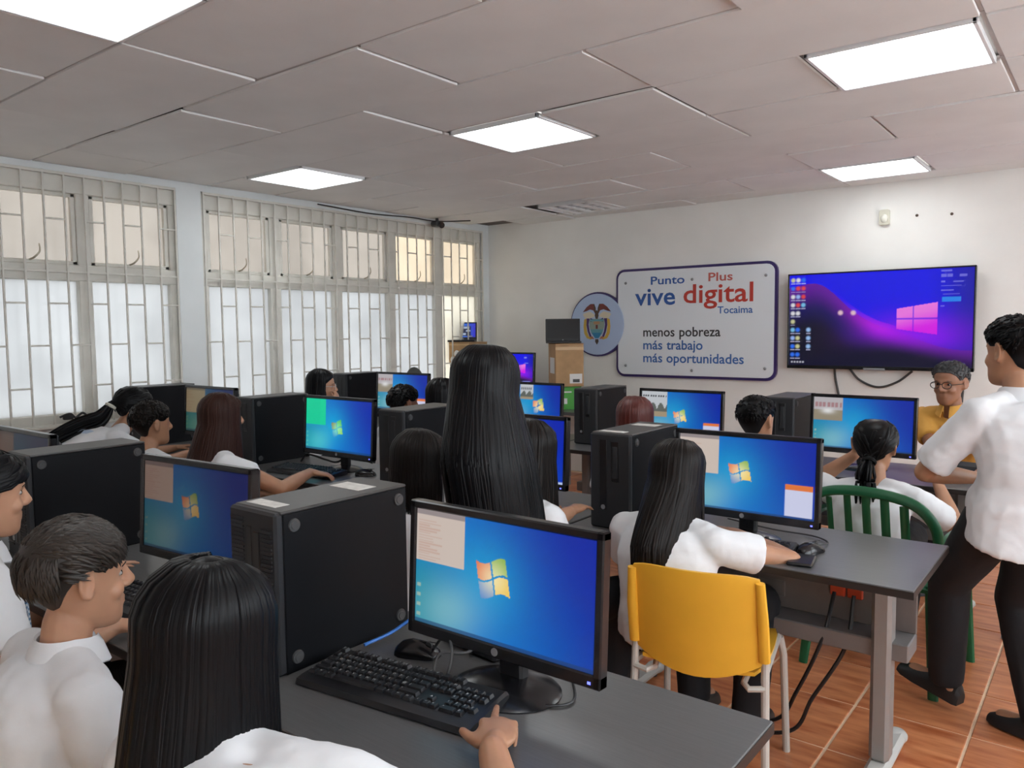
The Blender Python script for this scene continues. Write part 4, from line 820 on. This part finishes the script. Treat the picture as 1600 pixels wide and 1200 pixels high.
def person(label, H, P, heading=0, hyaw=0, hpitch=0, hroll=0, cat='person', sx=1., hs=1., skin=SK1, shirt=shirtw, trous=trb, vox=.007, far=True, rh=None, lh=None, rpole=None, lpole=None, legs='sit', hips=None, sleeve=.72, collar=False, eyes=True, feet=None, rcurl=None, lcurl=None, rdir=None, ldir=None, rn=None, ln=None, wrink=.013, shirt_low=-.02, sloose=.012, group=None, arm=1., shirt_name='shirt', base=None, shdrop=0., shback=.02, round_=0., ears=True, nd=.152, sshift=(0, 0, 0)):
    """H head centre, P hip centre (world). heading: 0 faces +y, positive turns left"""
    H = np.asarray(H, float); P = np.asarray(P, float)
    t = thing('person', label, cat, (P[0], P[1], 0) if base is None else base, 0, group); off = -np.array(t.location)
    c, s = math.cos(heading), math.sin(heading); fw = np.array((-s, c, 0)); rt = np.array((c, s, 0)); up = np.array((0, 0, 1.))
    Mh = TR(*H) @ RZ(heading+hyaw) @ RX(hpitch) @ Matrix.Rotation(hroll, 4, 'Y') @ Matrix.Scale(hs, 4)
    Mn = np.array(Mh); hz = nrm(Mn[:3, 2]); hy = nrm(Mn[:3, 1])
    N0 = H-hz*.085*hs-hy*.022*hs                       # neck top
    N1 = H-up*nd*hs-fw*(.03+shback*.4)               # neck base
    S = N1-up*(.045+shdrop)-fw*shback*.5+np.array(sshift)
    lean = S-P; L = np.linalg.norm(lean); sp = lean/L
    mid = P+lean*.5-fw*(.03+round_)
    def spine(q): return P*(1-q)*(1-2*q)+mid*4*q*(1-q)+S*q*(2*q-1)
    a = np.arange(20)*2*PI/20
    prof = [(-.10, .11, .085), (-.03, .150, .105), (.08, .155, .108), (.28, .132, .095), (.50, .135, .098), (.72, .150, .106), (.88, .150, .095), (1.0, .125, .075), (1.06, .07, .055)]
    def ring(q, w, d, g=0.):
        qc = min(max(q, 0), 1); C = spine(qc)+sp*(q-qc)*L; dv = nrm(spine(min(qc+.05, 1))-spine(max(qc-.05, 0))); f2 = nrm(fw-dv*(fw@dv))
        return C+np.outer(np.cos(a), rt)*(w*sx+g)+np.outer(np.sin(a), f2)*(d*(.5+.5*sx)+g)
    body = MB(); body.loft([ring(*q) for q in prof]); body.cap(N1-up*.03, N0, .054*hs, .050*hs, 14); body.cap(N1+rt*.01-up*.015, S+rt*.12*sx, .040, .032); body.cap(N1-rt*.01-up*.015, S-rt*.12*sx, .040, .032)
    head_prims(body, Mh, far, ears)
    jnt = {}
    sh = MB(); lo = shirt_low
    if any(sshift): sh.cap(N1-up*.022, S-up*.012, .080, .076)
    prs = [(q, w, d) for q, w, d in prof if q > lo]; prs = [(lo, .160, .116)]+([(-.04, .158, .112)] if lo < -.08 else [])+[p for p in prs if p[0] > -.02]
    sh.loft([ring(q, w, d, sloose+(.006 if q < .6 else 0)-(.010 if q > 1.03 else 0)) for q, w, d in prs]); sh.cap(N1+rt*.03-up*.018, S+rt*.125*sx, .050, .060); sh.cap(N1-rt*.03-up*.018, S-rt*.125*sx, .050, .060)
    for sd, tgt, pole, cur, dr, nn in ((1, rh, rpole, rcurl, rdir, rn), (-1, lh, lpole, lcurl, ldir, ln)):
        J = S+rt*sd*.165*sx-up*.012
        if tgt is None: tgt = P+fw*.30+rt*sd*.11+up*.10
        E, Wd = ik(J, tgt, .275*arm, .245*arm, pole if pole is not None else (-fw*.5-up*.8+rt*sd*.5)); jnt[sd] = (J, E, Wd)
        body.cap(J, J+(E-J)*.5, .035*arm, .041*arm); body.cap(J+(E-J)*.5, E, .043*arm, .037*arm); body.cap(E, E+(Wd-E)*.35, .037*arm, .038*arm); body.cap(E+(Wd-E)*.35, Wd, .038*arm, .024*arm)
        dd = nrm(dr) if dr is not None else nrm(Wd-E); hand(body, Wd+dd*.012, dd, nn if nn is not None else up, sd, cur, .95*arm)
        e = J+(E-J)*sleeve; m_ = J+(E-J)*.35
        ax = nrm(E-J); tip = [J-ax*.02, J+ax*.05, m_, e, e+ax*.002]; sh.tube(tip, [q_*max(1, arm) for q_ in (.056, .061, .062, .064, .059)], 16); sh.cap(J-ax*.01, m_, .060*max(1, arm), .061*max(1, arm), 14)
    # legs
    sl = MB()
    for sd in (1, -1):
        hj = P+rt*sd*.085*sx-up*.01
        if feet is not None: an = np.asarray(feet[0 if sd == 1 else 1][0], float); fd = nrm(feet[0 if sd == 1 else 1][1])
        else: an = np.array((*(P[:2]+fw[:2]*.40+rt[:2]*sd*.11), .085)); fd = fw
        K, an = ik(hj, an, .42, .41, fw*1.0+up*.55+rt*sd*.15)
        body.cap(hj, K, .078*sx, .056); body.cap(K, K+(an-K)*.4, .055, .053); body.cap(K+(an-K)*.4, an, .053, .036); body.cap(an-fd*.03-up*.04, an+fd*.13-up*.052, .034, .027)
        jn = 1.06; sl.cap(hj, K, .098*sx, .075, 16); sl.tube([K-nrm(an-K)*.01, K+(an-K)*.5, K+(an-K)*jn, K+(an-K)*(jn+.005)], [.075, .070, .062, .056], 16)
        shm = MB(); u2 = nrm(np.cross(np.cross(fd, up), fd)); rr = nrm(np.cross(fd, u2)); R = []
        for q, w, h in ((-.075, .026, .05), (-.06, .035, .075), (-.01, .038, .085), (.04, .042, .07), (.10, .047, .052), (.15, .042, .04), (.178, .025, .025)):
            aa = np.linspace(0, PI, 9); C = an+fd*q-u2*.083
            R.append(np.array([C+rr*w*math.cos(k)+u2*h*math.sin(k)**.7 for k in aa]))
        shm.loft(R); shm.v = [v+off for v in shm.v]; shm.build('shoe', shoe_m, t)
    sl.loft([ring(q, w, d, .012) for q, w, d in ((-.12, .10, .08), (-.06, .145, .10), (.04, .155, .108), (.10, .15, .105))])
    for mbx in (body, sh, sl): mbx.v = [v+off for v in mbx.v]
    bm = remesh(body, 'body', vox, skin, 4 if far else 3)
    Hl = np.array(Mh.inverted() @ Matrix.Translation(-Vector(off)))
    if not far:
        n = len(bm.vertices); co = np.empty(n*3, np.float32); bm.vertices.foreach_get('co', co); co = co.reshape(-1, 3).astype(float)
        hl = (Hl[:3, :3] @ co.T).T + Hl[:3, 3]
        for s_ in (-1, 1):
            dd = hl-np.array((s_*.031, .082, .006)); g = np.exp(-(dd[:, 0]/.016)**2-(dd[:, 2]/.0085)**2)*(np.abs(dd[:, 1]) < .03); hl[:, 1] -= .0075*g
            dd = hl-np.array((s_*.0785, -.008, .004)); g = np.exp(-(dd[:, 1]/.008)**2-(dd[:, 2]/.014)**2)*(np.abs(dd[:, 0]) < .02); hl[:, 0] -= s_*.006*g
        Hi = np.linalg.inv(Hl); co = (Hi[:3, :3] @ hl.T).T + Hi[:3, 3]; bm.vertices.foreach_set('co', co.astype(np.float32).ravel()); bm.update()
    put('body', bm, t)
    put(shirt_name, remesh(sh, shirt_name, max(vox, .007), shirt, 12, wrink, .085), t); put('trousers', remesh(sl, 'trousers', max(vox, .010), trous, 4, .006, .1), t)
    Ml = Matrix.Translation(Vector(off)) @ Mh
    if eyes:
        for s_ in (-1, 1):
            eo = MB().ell((0, 0, 0), (.0120, .0105, .0065), n=12, m=8).build('eye', eyew, t); eo.matrix_local = Ml @ TR(s_*.031, .0672, .006)
            io = MB().ell((0, .0085, 0), (.0066, .0030, .0062), n=12, m=6).build('iris', iris, eo)
            br = MB().tube([(s_*.015, .0865, .022), (s_*.03, .084, .0275), (s_*.047, .0715, .023)], [.0034, .0038, .0018], 6, .6).build('eyebrow', browm, t); br.matrix_local = Ml
    if collar:
        A = np.stack([rt, fw, up], 1); col = MB(); pr = [(.056, -.012), (.055, .028), (.060, .032), (.070, .012), (.084, -.022), (.080, -.026), (.066, .004)]
        n = 27; th = np.linspace(PI/2+.30, PI/2+2*PI-.30, n); R = []
        for q in th:
            fr_ = max(0, math.cos(q-PI/2)); ext = 1+.55*fr_**6
            R.append(np.array([(r*math.cos(q), r*math.sin(q)*1.02, z*(ext if z < 0 else 1)-.014*fr_) for r, z in pr]))
        V = np.concatenate([r for r in R]); k = len(pr); F = [(i*k+j, i*k+(j+1) % k, (i+1)*k+(j+1) % k, (i+1)*k+j) for i in range(n-1) for j in range(k)]+[tuple(range(k)), tuple((n-1)*k+j for j in range(k))]
        V = (A @ V.T).T*hs + N1+up*.008+fw*.008+off; col.add(V, F); col.build('collar', shirt, t)
    return dict(t=t, M=Mh, Ml=Ml, off=off, S=S, N1=N1, fw=fw, rt=rt, P=P, J=jnt, hs=hs, spine=spine)
HL_PHI = np.radians([0, 30, 55, 75, 95, 115, 140, 180]); 
def hairline(phi, back=-.075, front=.070):
    p = np.abs((phi+PI) % (2*PI)-PI); return np.interp(p, HL_PHI, [front, front-.003, front-.02, .022, .034, -.004, back+.02, back])
def cap_mesh(mb, Ml, infl_top, infl_edge, back=-.075, front=.070, n=40, m=10, skin=False):
    M = np.array(Ml); ph = np.arange(n)*2*PI/n; zl = hairline(ph, back, front); R = []
    for i in range(m+1):
        q = i/m; z = .1165-(.1165-zl)*q**1.25; k = infl_edge+(infl_top-infl_edge)*np.clip((z-zl)/.06, 0, 1)
        R.append(skull(ph, z, k))
    R.append(skull(ph, zl-.002, -.004))
    mb.loft([(M[:3, :3] @ r.T).T+M[:3, 3] for r in R])
def lockpath(mb, pts, w, th, nrmv, n=6):
    pts = [np.asarray(p, float) for p in pts]; K = len(pts); rings = []
    t = np.arange(n)*2*PI/n
    for i, p in enumerate(pts):
        d = nrm(pts[min(i+1, K-1)]-pts[max(i-1, 0)]); nn = nrmv[i] if isinstance(nrmv, list) else nrmv; b = nrm(nn-d*(nn@d)); a = np.cross(d, b)
        q = i/(K-1); k = min(1., .35+q*4)*(1 if q < .6 else max(.12, 1-((q-.6)/.4)**1.6))
        rings.append(p+w*k*np.outer(np.cos(t), a)+th*k*np.outer(np.sin(t), b))
    mb.loft(rings)
def hair_long(pe, m, L=.45, n=170, a0=62, spread=1.18, flow=None, infl=.014, w=.0085, back=-.08, seed=1, asym=0, inner=True, tie=None, part=0., wave=.004, sidecut=None, drape=.05, rows=2, front=.070, tip=.16):
    rs = np.random.default_rng(seed); Ml = np.array(pe['Ml']); R3 = Ml[:3, :3]; T = Ml[:3, 3]; mb = MB()
    cap_mesh(mb, pe['Ml'], infl*.62, .003, back, front)
    mb.ell(R3 @ np.array((0, -.014, .104))+T, (.040, .046, .0185+infl*.98), R3, 18, 10)
    fl = nrm(flow if flow is not None else (0, 0, -1)); fw = pe['fw']; down = np.array((0, 0, -1.))
    ctr = T+R3 @ np.array((0, -.005, 0))
    a0 = math.radians(a0)
    for i in range(n//3):
        phi = -a0+2*a0*(i+rs.uniform(-.4, .4))/(n//3-1); zl = float(hairline(phi, back, front)); pts = []; nr = []
        for z in np.concatenate([[.1168, .1155], np.linspace(.111, zl+.002, 6)]): lp = skull(phi, z, infl*(.98 if z > zl+.012 else .5)); pts.append(R3 @ lp+T); nr.append(nrm(R3 @ np.array((lp[0], lp[1], max(0, z)*.9))))
        lockpath(mb, pts, w*1.2, w*.45, nr)
    for layer in range(rows):
        N = n if layer else n//2
        for i in range(N):
            phi = a0+(2*PI-2*a0)*(i+rs.uniform(-.4, .4))/(N-1); phi = min(max(phi, a0), 2*PI-a0); k = infl+.0025*layer+rs.uniform(-.002, .003)
            zs = np.concatenate([[.1168, .1155], np.linspace(.110, -.015, 8)]); pts = []; nr = []
            for zi, z in enumerate(zs):
                kk = k*min(1, .80+.1*zi); lp = skull(phi, max(z, .048), kk); lp[2] = min(lp[2], z+kk) if z >= .048 else z; lp[0] += part*max(0, (z-.07)/.05); pts.append(R3 @ lp+T); nr.append(nrm(R3 @ np.array((lp[0], lp[1]*.9, max(0, z)*.9))))
            p0 = pts[-1]; rad = p0-ctr; rad = rad-fl*(rad@fl); rl = np.linalg.norm(rad); ru = rad/(rl+1e-9)
            fr = max(0, (math.cos(phi)+.25)); Lk = L*(1-.25*fr)*(1+rs.uniform(-tip, tip*.35))
            if sidecut: Lk = L*sidecut(phi)*(1+rs.uniform(-tip, tip*.3))
            ph_ = rs.uniform(0, 6.28); tang = np.cross(fl, ru); wv = rs.uniform(.5, 1)*wave
            for q in np.linspace(.08, 1, 11):
                g = q*Lk; sp_ = 1+(spread-1)*min(1, g/.22); bk = -fw*drape*min(1, g/.2)*max(0, -math.cos(phi)+.3)
                pts.append(p0+fl*g+ru*rl*(sp_-1)+bk+tang*wv*math.sin(ph_+q*7)); nr.append(ru)
            lockpath(mb, pts, w*rs.uniform(.75, 1.3), w*.42, nr)
    o = mb.build('hair', m, pe['t']); return o
def hair_short(pe, m, n=500, length=.04, top=.016, edge=.003, back=-.06, front=.07, seed=2, fwd=1., curl=0., w=.0035, zmin=.02):
    rs = np.random.default_rng(seed); Ml = np.array(pe['Ml']); R3 = Ml[:3, :3]; T = Ml[:3, 3]; mb = MB(); cap_mesh(mb, pe['Ml'], top, edge, back, front)
    for i in range(n):
        phi = rs.uniform(0, 2*PI); zl = float(hairline(phi, back, front)); z = rs.uniform(max(zl+.008, zmin), .1165); k = top*np.clip((z-zl)/.05, .15, 1)
        p = skull(phi, z, k*.9); nn = nrm(np.array((p[0]/.075, (p[1]+.005)/.095, z/.11)))
        d = np.array((rs.normal(0, .25), fwd if math.cos(phi) > -.55 or z > .07 else -.1, (-.25 if math.cos(phi) > -.55 or z > .07 else -1.)+rs.normal(0, .15)))+np.array((p[0]*4, 0, 0)); d = nrm(d-nn*(d@nn)); sid = np.cross(nn, d)
        Lk = length*rs.uniform(.6, 1.15)*np.clip((z-zl)/.04, .35, 1); pts = []
        for q in np.linspace(0, 1, 5): pts.append(R3 @ (p+d*Lk*q+nn*(.005*math.sin(q*PI)-.03*Lk*q*q*8*Lk/.04)+sid*curl*math.sin(q*5+i))+T)
        lockpath(mb, pts, w, w*.6, R3 @ nn, 5)
    return mb.build('hair', m, pe['t'])
def hair_tied(pe, m, tie, tail, n=120, seed=3, infl=.010, bun=None, w=.008, tw=.03, front=.07):
    """cap swept to a tie point (head space), then a tail given as world points"""
    rs = np.random.default_rng(seed); Ml = np.array(pe['Ml']); R3 = Ml[:3, :3]; T = Ml[:3, 3]; mb = MB(); cap_mesh(mb, pe['Ml'], infl, .004, -.06, front)
    tie = np.array(tie, float)
    for i in range(n):
        phi = rs.uniform(0, 2*PI); zl = float(hairline(phi, -.06, front)); z = zl+.004+rs.uniform(0, .03)*(1 if i % 2 else 3); z = min(z, .112); p = skull(phi, z, infl); e = tie+rs.normal(0, .008, 3); pts = []; nr = []
        for q in np.linspace(0, 1, 8):
            x = p*(1-q)+e*q; ph = math.atan2(x[0], x[1]+.005); s_ = skull(ph, np.clip(x[2], -.1, .112), infl+.003); x = s_*(1-q**3)+e*q**3 if q < 1 else e
            pts.append(R3 @ x+T); nr.append(nrm(R3 @ np.array((x[0], x[1], max(0, x[2])))))
        lockpath(mb, pts, w, w*.4, nr)
    tp = [R3 @ tie+T]+[np.asarray(q, float)+pe['off'] for q in tail]; sp = spline(tp, 6)
    for i in range(46):
        r_ = tw*math.sqrt(rs.uniform(0, 1)); a_ = rs.uniform(0, 6.28); pts = []
        K = len(sp); cut = int(K*rs.uniform(.8, 1))
        for j in range(max(4, cut)):
            d = nrm(sp[min(j+1, K-1)]-sp[max(j-1, 0)]); A, B, _ = frame(d); g = .35+.65*min(1, j/(K*.3)); pts.append(sp[j]+(A*math.cos(a_)+B*math.sin(a_))*r_*g)
        lockpath(mb, pts, w*1.1, w*.7, A)
    o = mb.build('hair', m, pe['t'])
    if bun is not None:
        bb = MB(); bb.lathe([(.022, -.010), (.030, -.008), (.033, 0), (.030, .008), (.022, .010)], n=18); d = nrm(sp[2]-sp[0]); A, B, D = frame(d); Mx = np.eye(4); Mx[:3, 0] = A; Mx[:3, 1] = B; Mx[:3, 2] = D; Mx[:3, 3] = sp[1]; bb.xf(Mx); bb.build('hair_tie', bun, pe['t'])
    return o
def glasses(pe, m):
    mb = MB()
    for s in (-1, 1):
        ts = np.linspace(0, 2*PI, 17); mb.tube([(s*.033+.026*math.cos(q), .099, .004+.019*math.sin(q)) for q in ts], .0022, 6); mb.tube([(s*.059, .097, .008), (s*.077, .05, .008), (s*.08, -.01, .004)], .002, 6)
    mb.tube([(-.008, .1, .008), (0, .104, .011), (.008, .1, .008)], .002, 6); o = mb.build('glasses', m, pe['t']); o.matrix_local = pe['Ml']
def at(px, py, Y): return ony(px, py, Y)
D = math.radians
def sitP(H, lean=.12, heading=0, z=.52): return np.array((H[0]+math.sin(heading)*lean, H[1]-math.cos(heading)*lean, z))
# ---- foreground row
H = at(-24, 774, .74); g1 = person('girl in white blouse with checked tie at the left picture edge, seen in profile', H, sitP(H, .14), 0, D(3), D(-6), far=False, vox=.0055, skin=SK1, sx=.88, hs=.98, rh=onz(178, 978, .765), rdir=np.array((.35, .6, -.08)), rpole=(.3, -.5, -.6), rcurl=[(.12, .15, .1)]*4, lh=(H[0]-.05, 1.0, .76), collar=True, trous=trg, wrink=.016)
hair_tied(g1, hb, (0, -.115, -.02), [(H[0], H[1]-.16, H[2]-.1), (H[0], H[1]-.17, H[2]-.25)], bun=hbr, front=.062)
o = MB().tube([g1['N1']+np.array((.02, .055, -.03))+g1['off'], g1['N1']+np.array((.03, .105, -.13))+g1['off'], g1['N1']+np.array((.03, .115, -.30))+g1['off']], [.018, .03, .036], 8, .3).build('tie', check_mat('blue_check_cloth', (.10, .22, .38), (.62, .66, .7), 150), g1['t'])
H = at(124, 904, .70); b2 = person('short-haired boy in white shirt in the left foreground, seen in profile', H, sitP(H, .13, z=.50), D(-4), 0, D(-3), far=False, vox=.0045, skin=SK1, hs=.95, sx=1.0, collar=True, rh=(H[0]+.16, H[1]+.20, .60), lh=(H[0]-.1, H[1]+.25, .62), trous=trg, wrink=.013, sleeve=.9, shdrop=.0)
hair_short(b2, hbn, 1400, .05, .020, .002, -.062, .066, fwd=1.)
H = at(332, 1000, .68)
hw = onz(772, 1140, .765); g3 = person('girl with long straight black hair in the foreground, her hand beside the keyboard', H, sitP(H, .16, z=.47), D(24), D(-24), D(-4), far=True, ears=False, vox=.0042, skin=SK2, sx=1.05, shdrop=-.02, sshift=(.09, .02, 0), sloose=.028, rh=hw+np.array((.055, -.07, .008)), rdir=np.array((-.52, .8, .02)), arm=1.1, rpole=(.75, -.6, -.3), rcurl=[(.7, .9, .6), (.10, .08, .05), (.75, .9, .5), (.8, .9, .5)], lh=(H[0]-.12, H[1]+.2, .62), eyes=False, wrink=.014, sleeve=.85)
hair_long(g3, hb, .62, 420, 58, 1.04, infl=.018, w=.0055, seed=5, drape=.035, wave=.003, rows=3, tip=.06)
# ---- middle row
H = at(208, 638, 2.27); g4 = person('girl with black ponytail leaning over the desk by the left window', H, (H[0]-.10, H[1]-.52, .66), 0, 0, D(-12), nd=.105, shback=.15, vox=.008, skin=SK2, sx=.9, shirt=shirtw, lh=(H[0]-.1, H[1]+.3, .76), rh=(H[0]+.15, H[1]+.28, .76))
hair_tied(g4, hb, (0, -.125, .015), [H+np.array((-.01, -.19, -.05)), H+np.array((-.03, -.30, -.09)), H+np.array((-.06, -.42, -.15)), H+np.array((-.08, -.50, -.22))], bun=mat('scrunchie_white', (.6, .58, .5), .8), tw=.055, infl=.014)
sw = MB()
o_ = g4['S']+g4['off']; sw.tube(spline([o_+np.array((-.12, .06, .0)), o_+np.array((-.05, -.085, .03)), o_+np.array((.05, -.085, .03)), o_+np.array((.12, .06, .0))], 6), .045, 8, .5); sw.tube(spline([o_+np.array((.04, -.09, .02)), o_+np.array((.05, -.20, -.09)), o_+np.array((.03, -.30, -.22))], 6), [.05+.0025*i for i in range(13)], 8, .35, up=(0, 1, .3)); sw.build('sweater', shirtb, g4['t'])
H = at(238, 664, 2.10); b5 = person('curly short-haired boy in white shirt seen from behind near the left window', H, sitP(H, .10, z=.50), D(10), D(-12), 0, vox=.008, skin=SK2, hs=.96, sx=.92, lh=(H[0]-.15, H[1]+.3, .62), rh=(H[0]+.14, H[1]+.3, .62), eyes=False)
hair_short(b5, hbr, 500, .03, .020, .006, -.07, .06, fwd=.3, curl=.006, w=.006)
H = at(348, 655, 2.14); h6 = onz(500, 744, .755); g6 = person('girl with long reddish-brown hair in white blouse reaching for the keyboard', H, sitP(H, .12, z=.49), D(-6), D(6), 0, ears=False, vox=.006, skin=SK2, sx=.86, rh=h6-np.array((.04, .03, -.02)), rdir=np.array((.5, .6, -.15)), rpole=(.8, -.3, -.5), rcurl=[(.4, .6, .4)]*4, lh=(H[0]-.15, H[1]+.3, .62), sleeve=.42, eyes=False, wrink=.012)
hair_long(g6, hrb, .40, 220, 66, 1.12, infl=.014, w=.007, seed=8, drape=.05, wave=.004, tip=.3)
H = at(658, 725, 2.10); g7 = person('girl with dark bobbed hair left of the standing girl', H, sitP(H, .1, z=.50), D(-8), D(-5), D(-4), ears=False, vox=.0065, skin=SK2, sx=.86, eyes=True, lh=(H[0]-.15, H[1]+.3, .65), rh=(H[0]+.15, H[1]+.3, .65))
hair_long(g7, hbr, .16, 190, 75, 1.12, infl=.016, w=.007, seed=9, drape=.0, wave=.004, tip=.25)
H = at(759, 608, 1.93); g8 = person('standing girl with very long black hair in the centre of the room', H, (H[0]-.03, H[1]-.03, .80), D(6), 0, D(-8), ears=False, vox=.006, skin=SK2, sx=.60, hs=1.0, sshift=(-.02, .05, -.02), eyes=False, lh=(H[0]-.10, H[1]+.36, .84), rh=(H[0]+.08, H[1]+.36, .84), feet=(((H[0]+.08, H[1]-.03, .085), (0, 1, 0)), ((H[0]-.12, H[1]-.0, .085), (-.1, 1, 0))), wrink=.012, shirt_low=-.12, rpole=(.1, -.2, -1))
hair_long(g8, hb, .60, 400, 58, 1.26, flow=(.11, .085, -1), infl=.020, w=.0065, seed=11, drape=.05, wave=.006, rows=3, tip=.2, sidecut=lambda p: .34 if 3.36 < p < 3.66 else 1.)
H = at(828, 712, 2.22); g9 = person('girl in white blouse mostly hidden behind the standing girl', H, sitP(H, .10, z=.50), D(-10), 0, D(-5), ears=False, vox=.007, skin=SK2, sx=.9, eyes=False, rh=(H[0]+.14, H[1]+.2, .66), lh=(H[0]-.15, H[1]+.3, .65))
hair_long(g9, hbr, .28, 130, 65, 1.15, infl=.014, w=.008, seed=12, drape=.03)
H = at(1058, 744, 2.42); el = onz(1200, 862, .76); g10 = person('girl with long dark hair in white T-shirt on the yellow chair', H, np.array((H[0]+.02, 2.33, .50)), D(-2), D(4), D(-12), ears=False, vox=.006, skin=SK2, sx=1.04, hs=.96, sloose=.020, eyes=False, rh=np.array((el[0]-.16, el[1]+.10, .775)), rdir=(-.8, .3, 0), rpole=(1., .1, -.25), arm=.94, lh=(H[0]-.14, H[1]+.20, .762), ldir=(.1, 1, -.12), trous=trb, wrink=.015, sleeve=.55, shirt_low=-.06)
hair_long(g10, hbr, .37, 190, 62, 1.0, infl=.012, w=.0065, seed=13, drape=.11, wave=.006, tip=.45)
# ---- front row
H = at(632, 632, 3.72); b11 = person('boy with wavy dark hair in white shirt in the front row near the windows', H, sitP(H, .1, z=.52), D(0), D(-14), 0, vox=.009, skin=SK3, sx=.95, eyes=False)
hair_short(b11, hb, 350, .035, .02, .006, -.065, .06, fwd=.5, curl=.004, w=.006)
H = at(692, 622, 3.70); g12 = person('dark-haired student half hidden left of the standing girl', H, sitP(H, .1, z=.52), 0, 0, 0, ears=False, vox=.009, skin=SK2, sx=.9, eyes=False); hair_long(g12, hb, .2, 110, 72, 1.1, seed=15, w=.009, drape=0.)
H = at(993, 657, 3.78); g13 = person('red-haired girl in the front row seen from behind', H, sitP(H, .1, z=.50), D(8), 0, 0, ears=False, vox=.009, skin=SK2, sx=.88, eyes=False); hair_long(g13, hred, .25, 130, 70, 1.15, infl=.016, seed=16, w=.009, drape=.03)
H = at(1183, 658, 3.82); b14 = person('boy with short black hair in the front row seen from behind', H, sitP(H, .1, z=.50), D(0), D(-12), 0, vox=.008, skin=SK2, sx=.95, eyes=False); hair_short(b14, hb, 350, .022, .013, .004, -.07, .07, fwd=.2)
H = at(1368, 700, 3.72); g15 = person('ponytail girl in white blouse on the green armchair', H, sitP(H, .10, z=.50), D(6), D(-6), D(-6), vox=.007, skin=SK2, sx=.98, eyes=False, lh=(H[0]-.12, H[1]+.13, H[2]-.06), lpole=(-.9, .35, -.6), ldir=(.25, .1, .8), ln=(-.7, .5, 0), rh=(H[0]+.2, H[1]+.32, .76), wrink=.014)
hair_tied(g15, hb, (0, -.105, -.045), [H+np.array((.0, -.16, -.10)), H+np.array((.0, -.17, -.2)), H+np.array((.01, -.175, -.30))], bun=hb, tw=.04, infl=.013)
H = at(1484, 600, 5.15); t16 = person('seated man in ochre polo shirt and dark glasses below the television', H, (H[0], H[1]+.12, .53), PI+D(-18), 0, D(-4), vox=.0065, far=False, skin=SK3, sx=1.12, hs=1.02, shirt=ochre, collar=True, rh=(H[0]+.13, H[1]-.2, H[2]-.25), rdir=(.8, .1, .25), rn=(0, -1, .3), lh=(H[0]+.10, H[1]-.17, H[2]-.30), ldir=(-.7, .2, .25), ln=(0, -1, .2), rpole=(-.7, .1, -.7), lpole=(.8, .1, -.6), wrink=.010)
hair_short(t16, hgrey, 350, .025, .014, .004, -.06, .075, fwd=.6); glasses(t16, slot_m)
H = at(503, 604, 3.72); g18 = person('girl with glasses resting her chin on her hand in the front row by the windows', H, sitP(H, .12, z=.52), D(-28), D(-12), D(-4), ears=False, vox=.0065, far=False, skin=SK1, sx=.88, rh=H+np.array((.14, .02, -.13)), rdir=(-.3, .25, .8), rn=(.8, .3, 0), rpole=(.5, .6, -.8), rcurl=[(.9, .8, .5)]*4)
hair_long(g18, hb, .12, 150, 78, 1.08, infl=.015, w=.009, seed=18, drape=0.); glasses(g18, mat('clear_frame', (.6, .58, .55), .3))
# ---- walking boy
hd = D(45); H = at(1585, 552, 3.20); P = np.array((H[0]+.05, H[1]-.05, .865)); fx, fy = -math.sin(hd), math.cos(hd)
f1 = onz(1478, 1062, .11); f2 = onz(1625, 1122, .09)
b17 = person('boy in white shirt and black trousers walking past the desks on the right', H, P, hd, D(5), 0, vox=.006, far=False, skin=SK2, sx=1.05, hs=1.0, collar=True, eyes=True, feet=((f2, (-.9, .45, 0)), ((f1[0], f1[1], .13), (-.9, .35, .2))), lh=np.array((H[0]-.12, H[1]+.10, .93)), ldir=(.3, .5, .2), lpole=(-.75, -.35, -.5), rh=np.array((H[0]+.25, H[1]+.15, .74)), wrink=.018, sloose=.028, shirt_low=-.36, sleeve=.85)
hair_short(b17, hb, 450, .025, .016, .003, -.06, .068, fwd=.3)
# chairs under the seated people
k_ = 0
def stool(P, lb):
    t = thing('stool', lb, 'stool', (P[0], P[1]+.03, 0), 0, 'dark stools under seated students')
    MB().lathe([(0, .43), (.15, .43), (.17, .415), (.17, .40), (0, .40)], n=20).build('seat', dark_pl, t)
    for i in range(4): q = PI/4+i*PI/2; MB().tube([(.11*math.cos(q), .11*math.sin(q), .40), (.18*math.cos(q), .18*math.sin(q), 0)], .012, 6).build('leg', leg_m, t)
for pe, lb in ((b2, 'yellow plastic chair under the short-haired boy at the lower left corner'), (g3, 'yellow plastic chair under the foreground girl with long black hair'), (g1, 'yellow plastic chair under the girl with the checked tie'), (g4, 'yellow plastic chair under the leaning ponytail girl'), (b5, 'yellow plastic chair under the curly boy by the left window'), (g6, 'yellow plastic chair under the girl with reddish-brown hair'), (g7, 'yellow plastic chair under the girl with bobbed hair'), (g9, 'yellow plastic chair under the girl hidden behind the standing girl'), (b11, 'yellow plastic chair under the wavy-haired boy in the front row'), (g12, 'yellow plastic chair under the student hidden left of the standing girl'), (g13, 'yellow plastic chair under the red-haired girl'), (b14, 'yellow plastic chair under the black-haired boy in the front row'), (g18, 'yellow plastic chair under the girl with glasses')):
    P = pe['P']; (dup(YC, lb, (P[0], P[1]+.03, 0), 0) if k_ < 3 else stool(P, lb.replace('yellow plastic chair', 'dark stool'))); k_ += 1
stool(t16['P'], 'dark stool under the man in the ochre shirt')
t = thing('black_bag', 'black bag lying on the front desk before the man in ochre', 'bag', (-.62, 4.5, .73), D(-10)); MB().box((-.16, -.09, 0), (.16, .09, .06), .02).build('pouch', trb, t); MB().tube([(-.12, -.092, .03), (.12, -.092, .03)], .004, 6).build('zip', dark_pl, t)
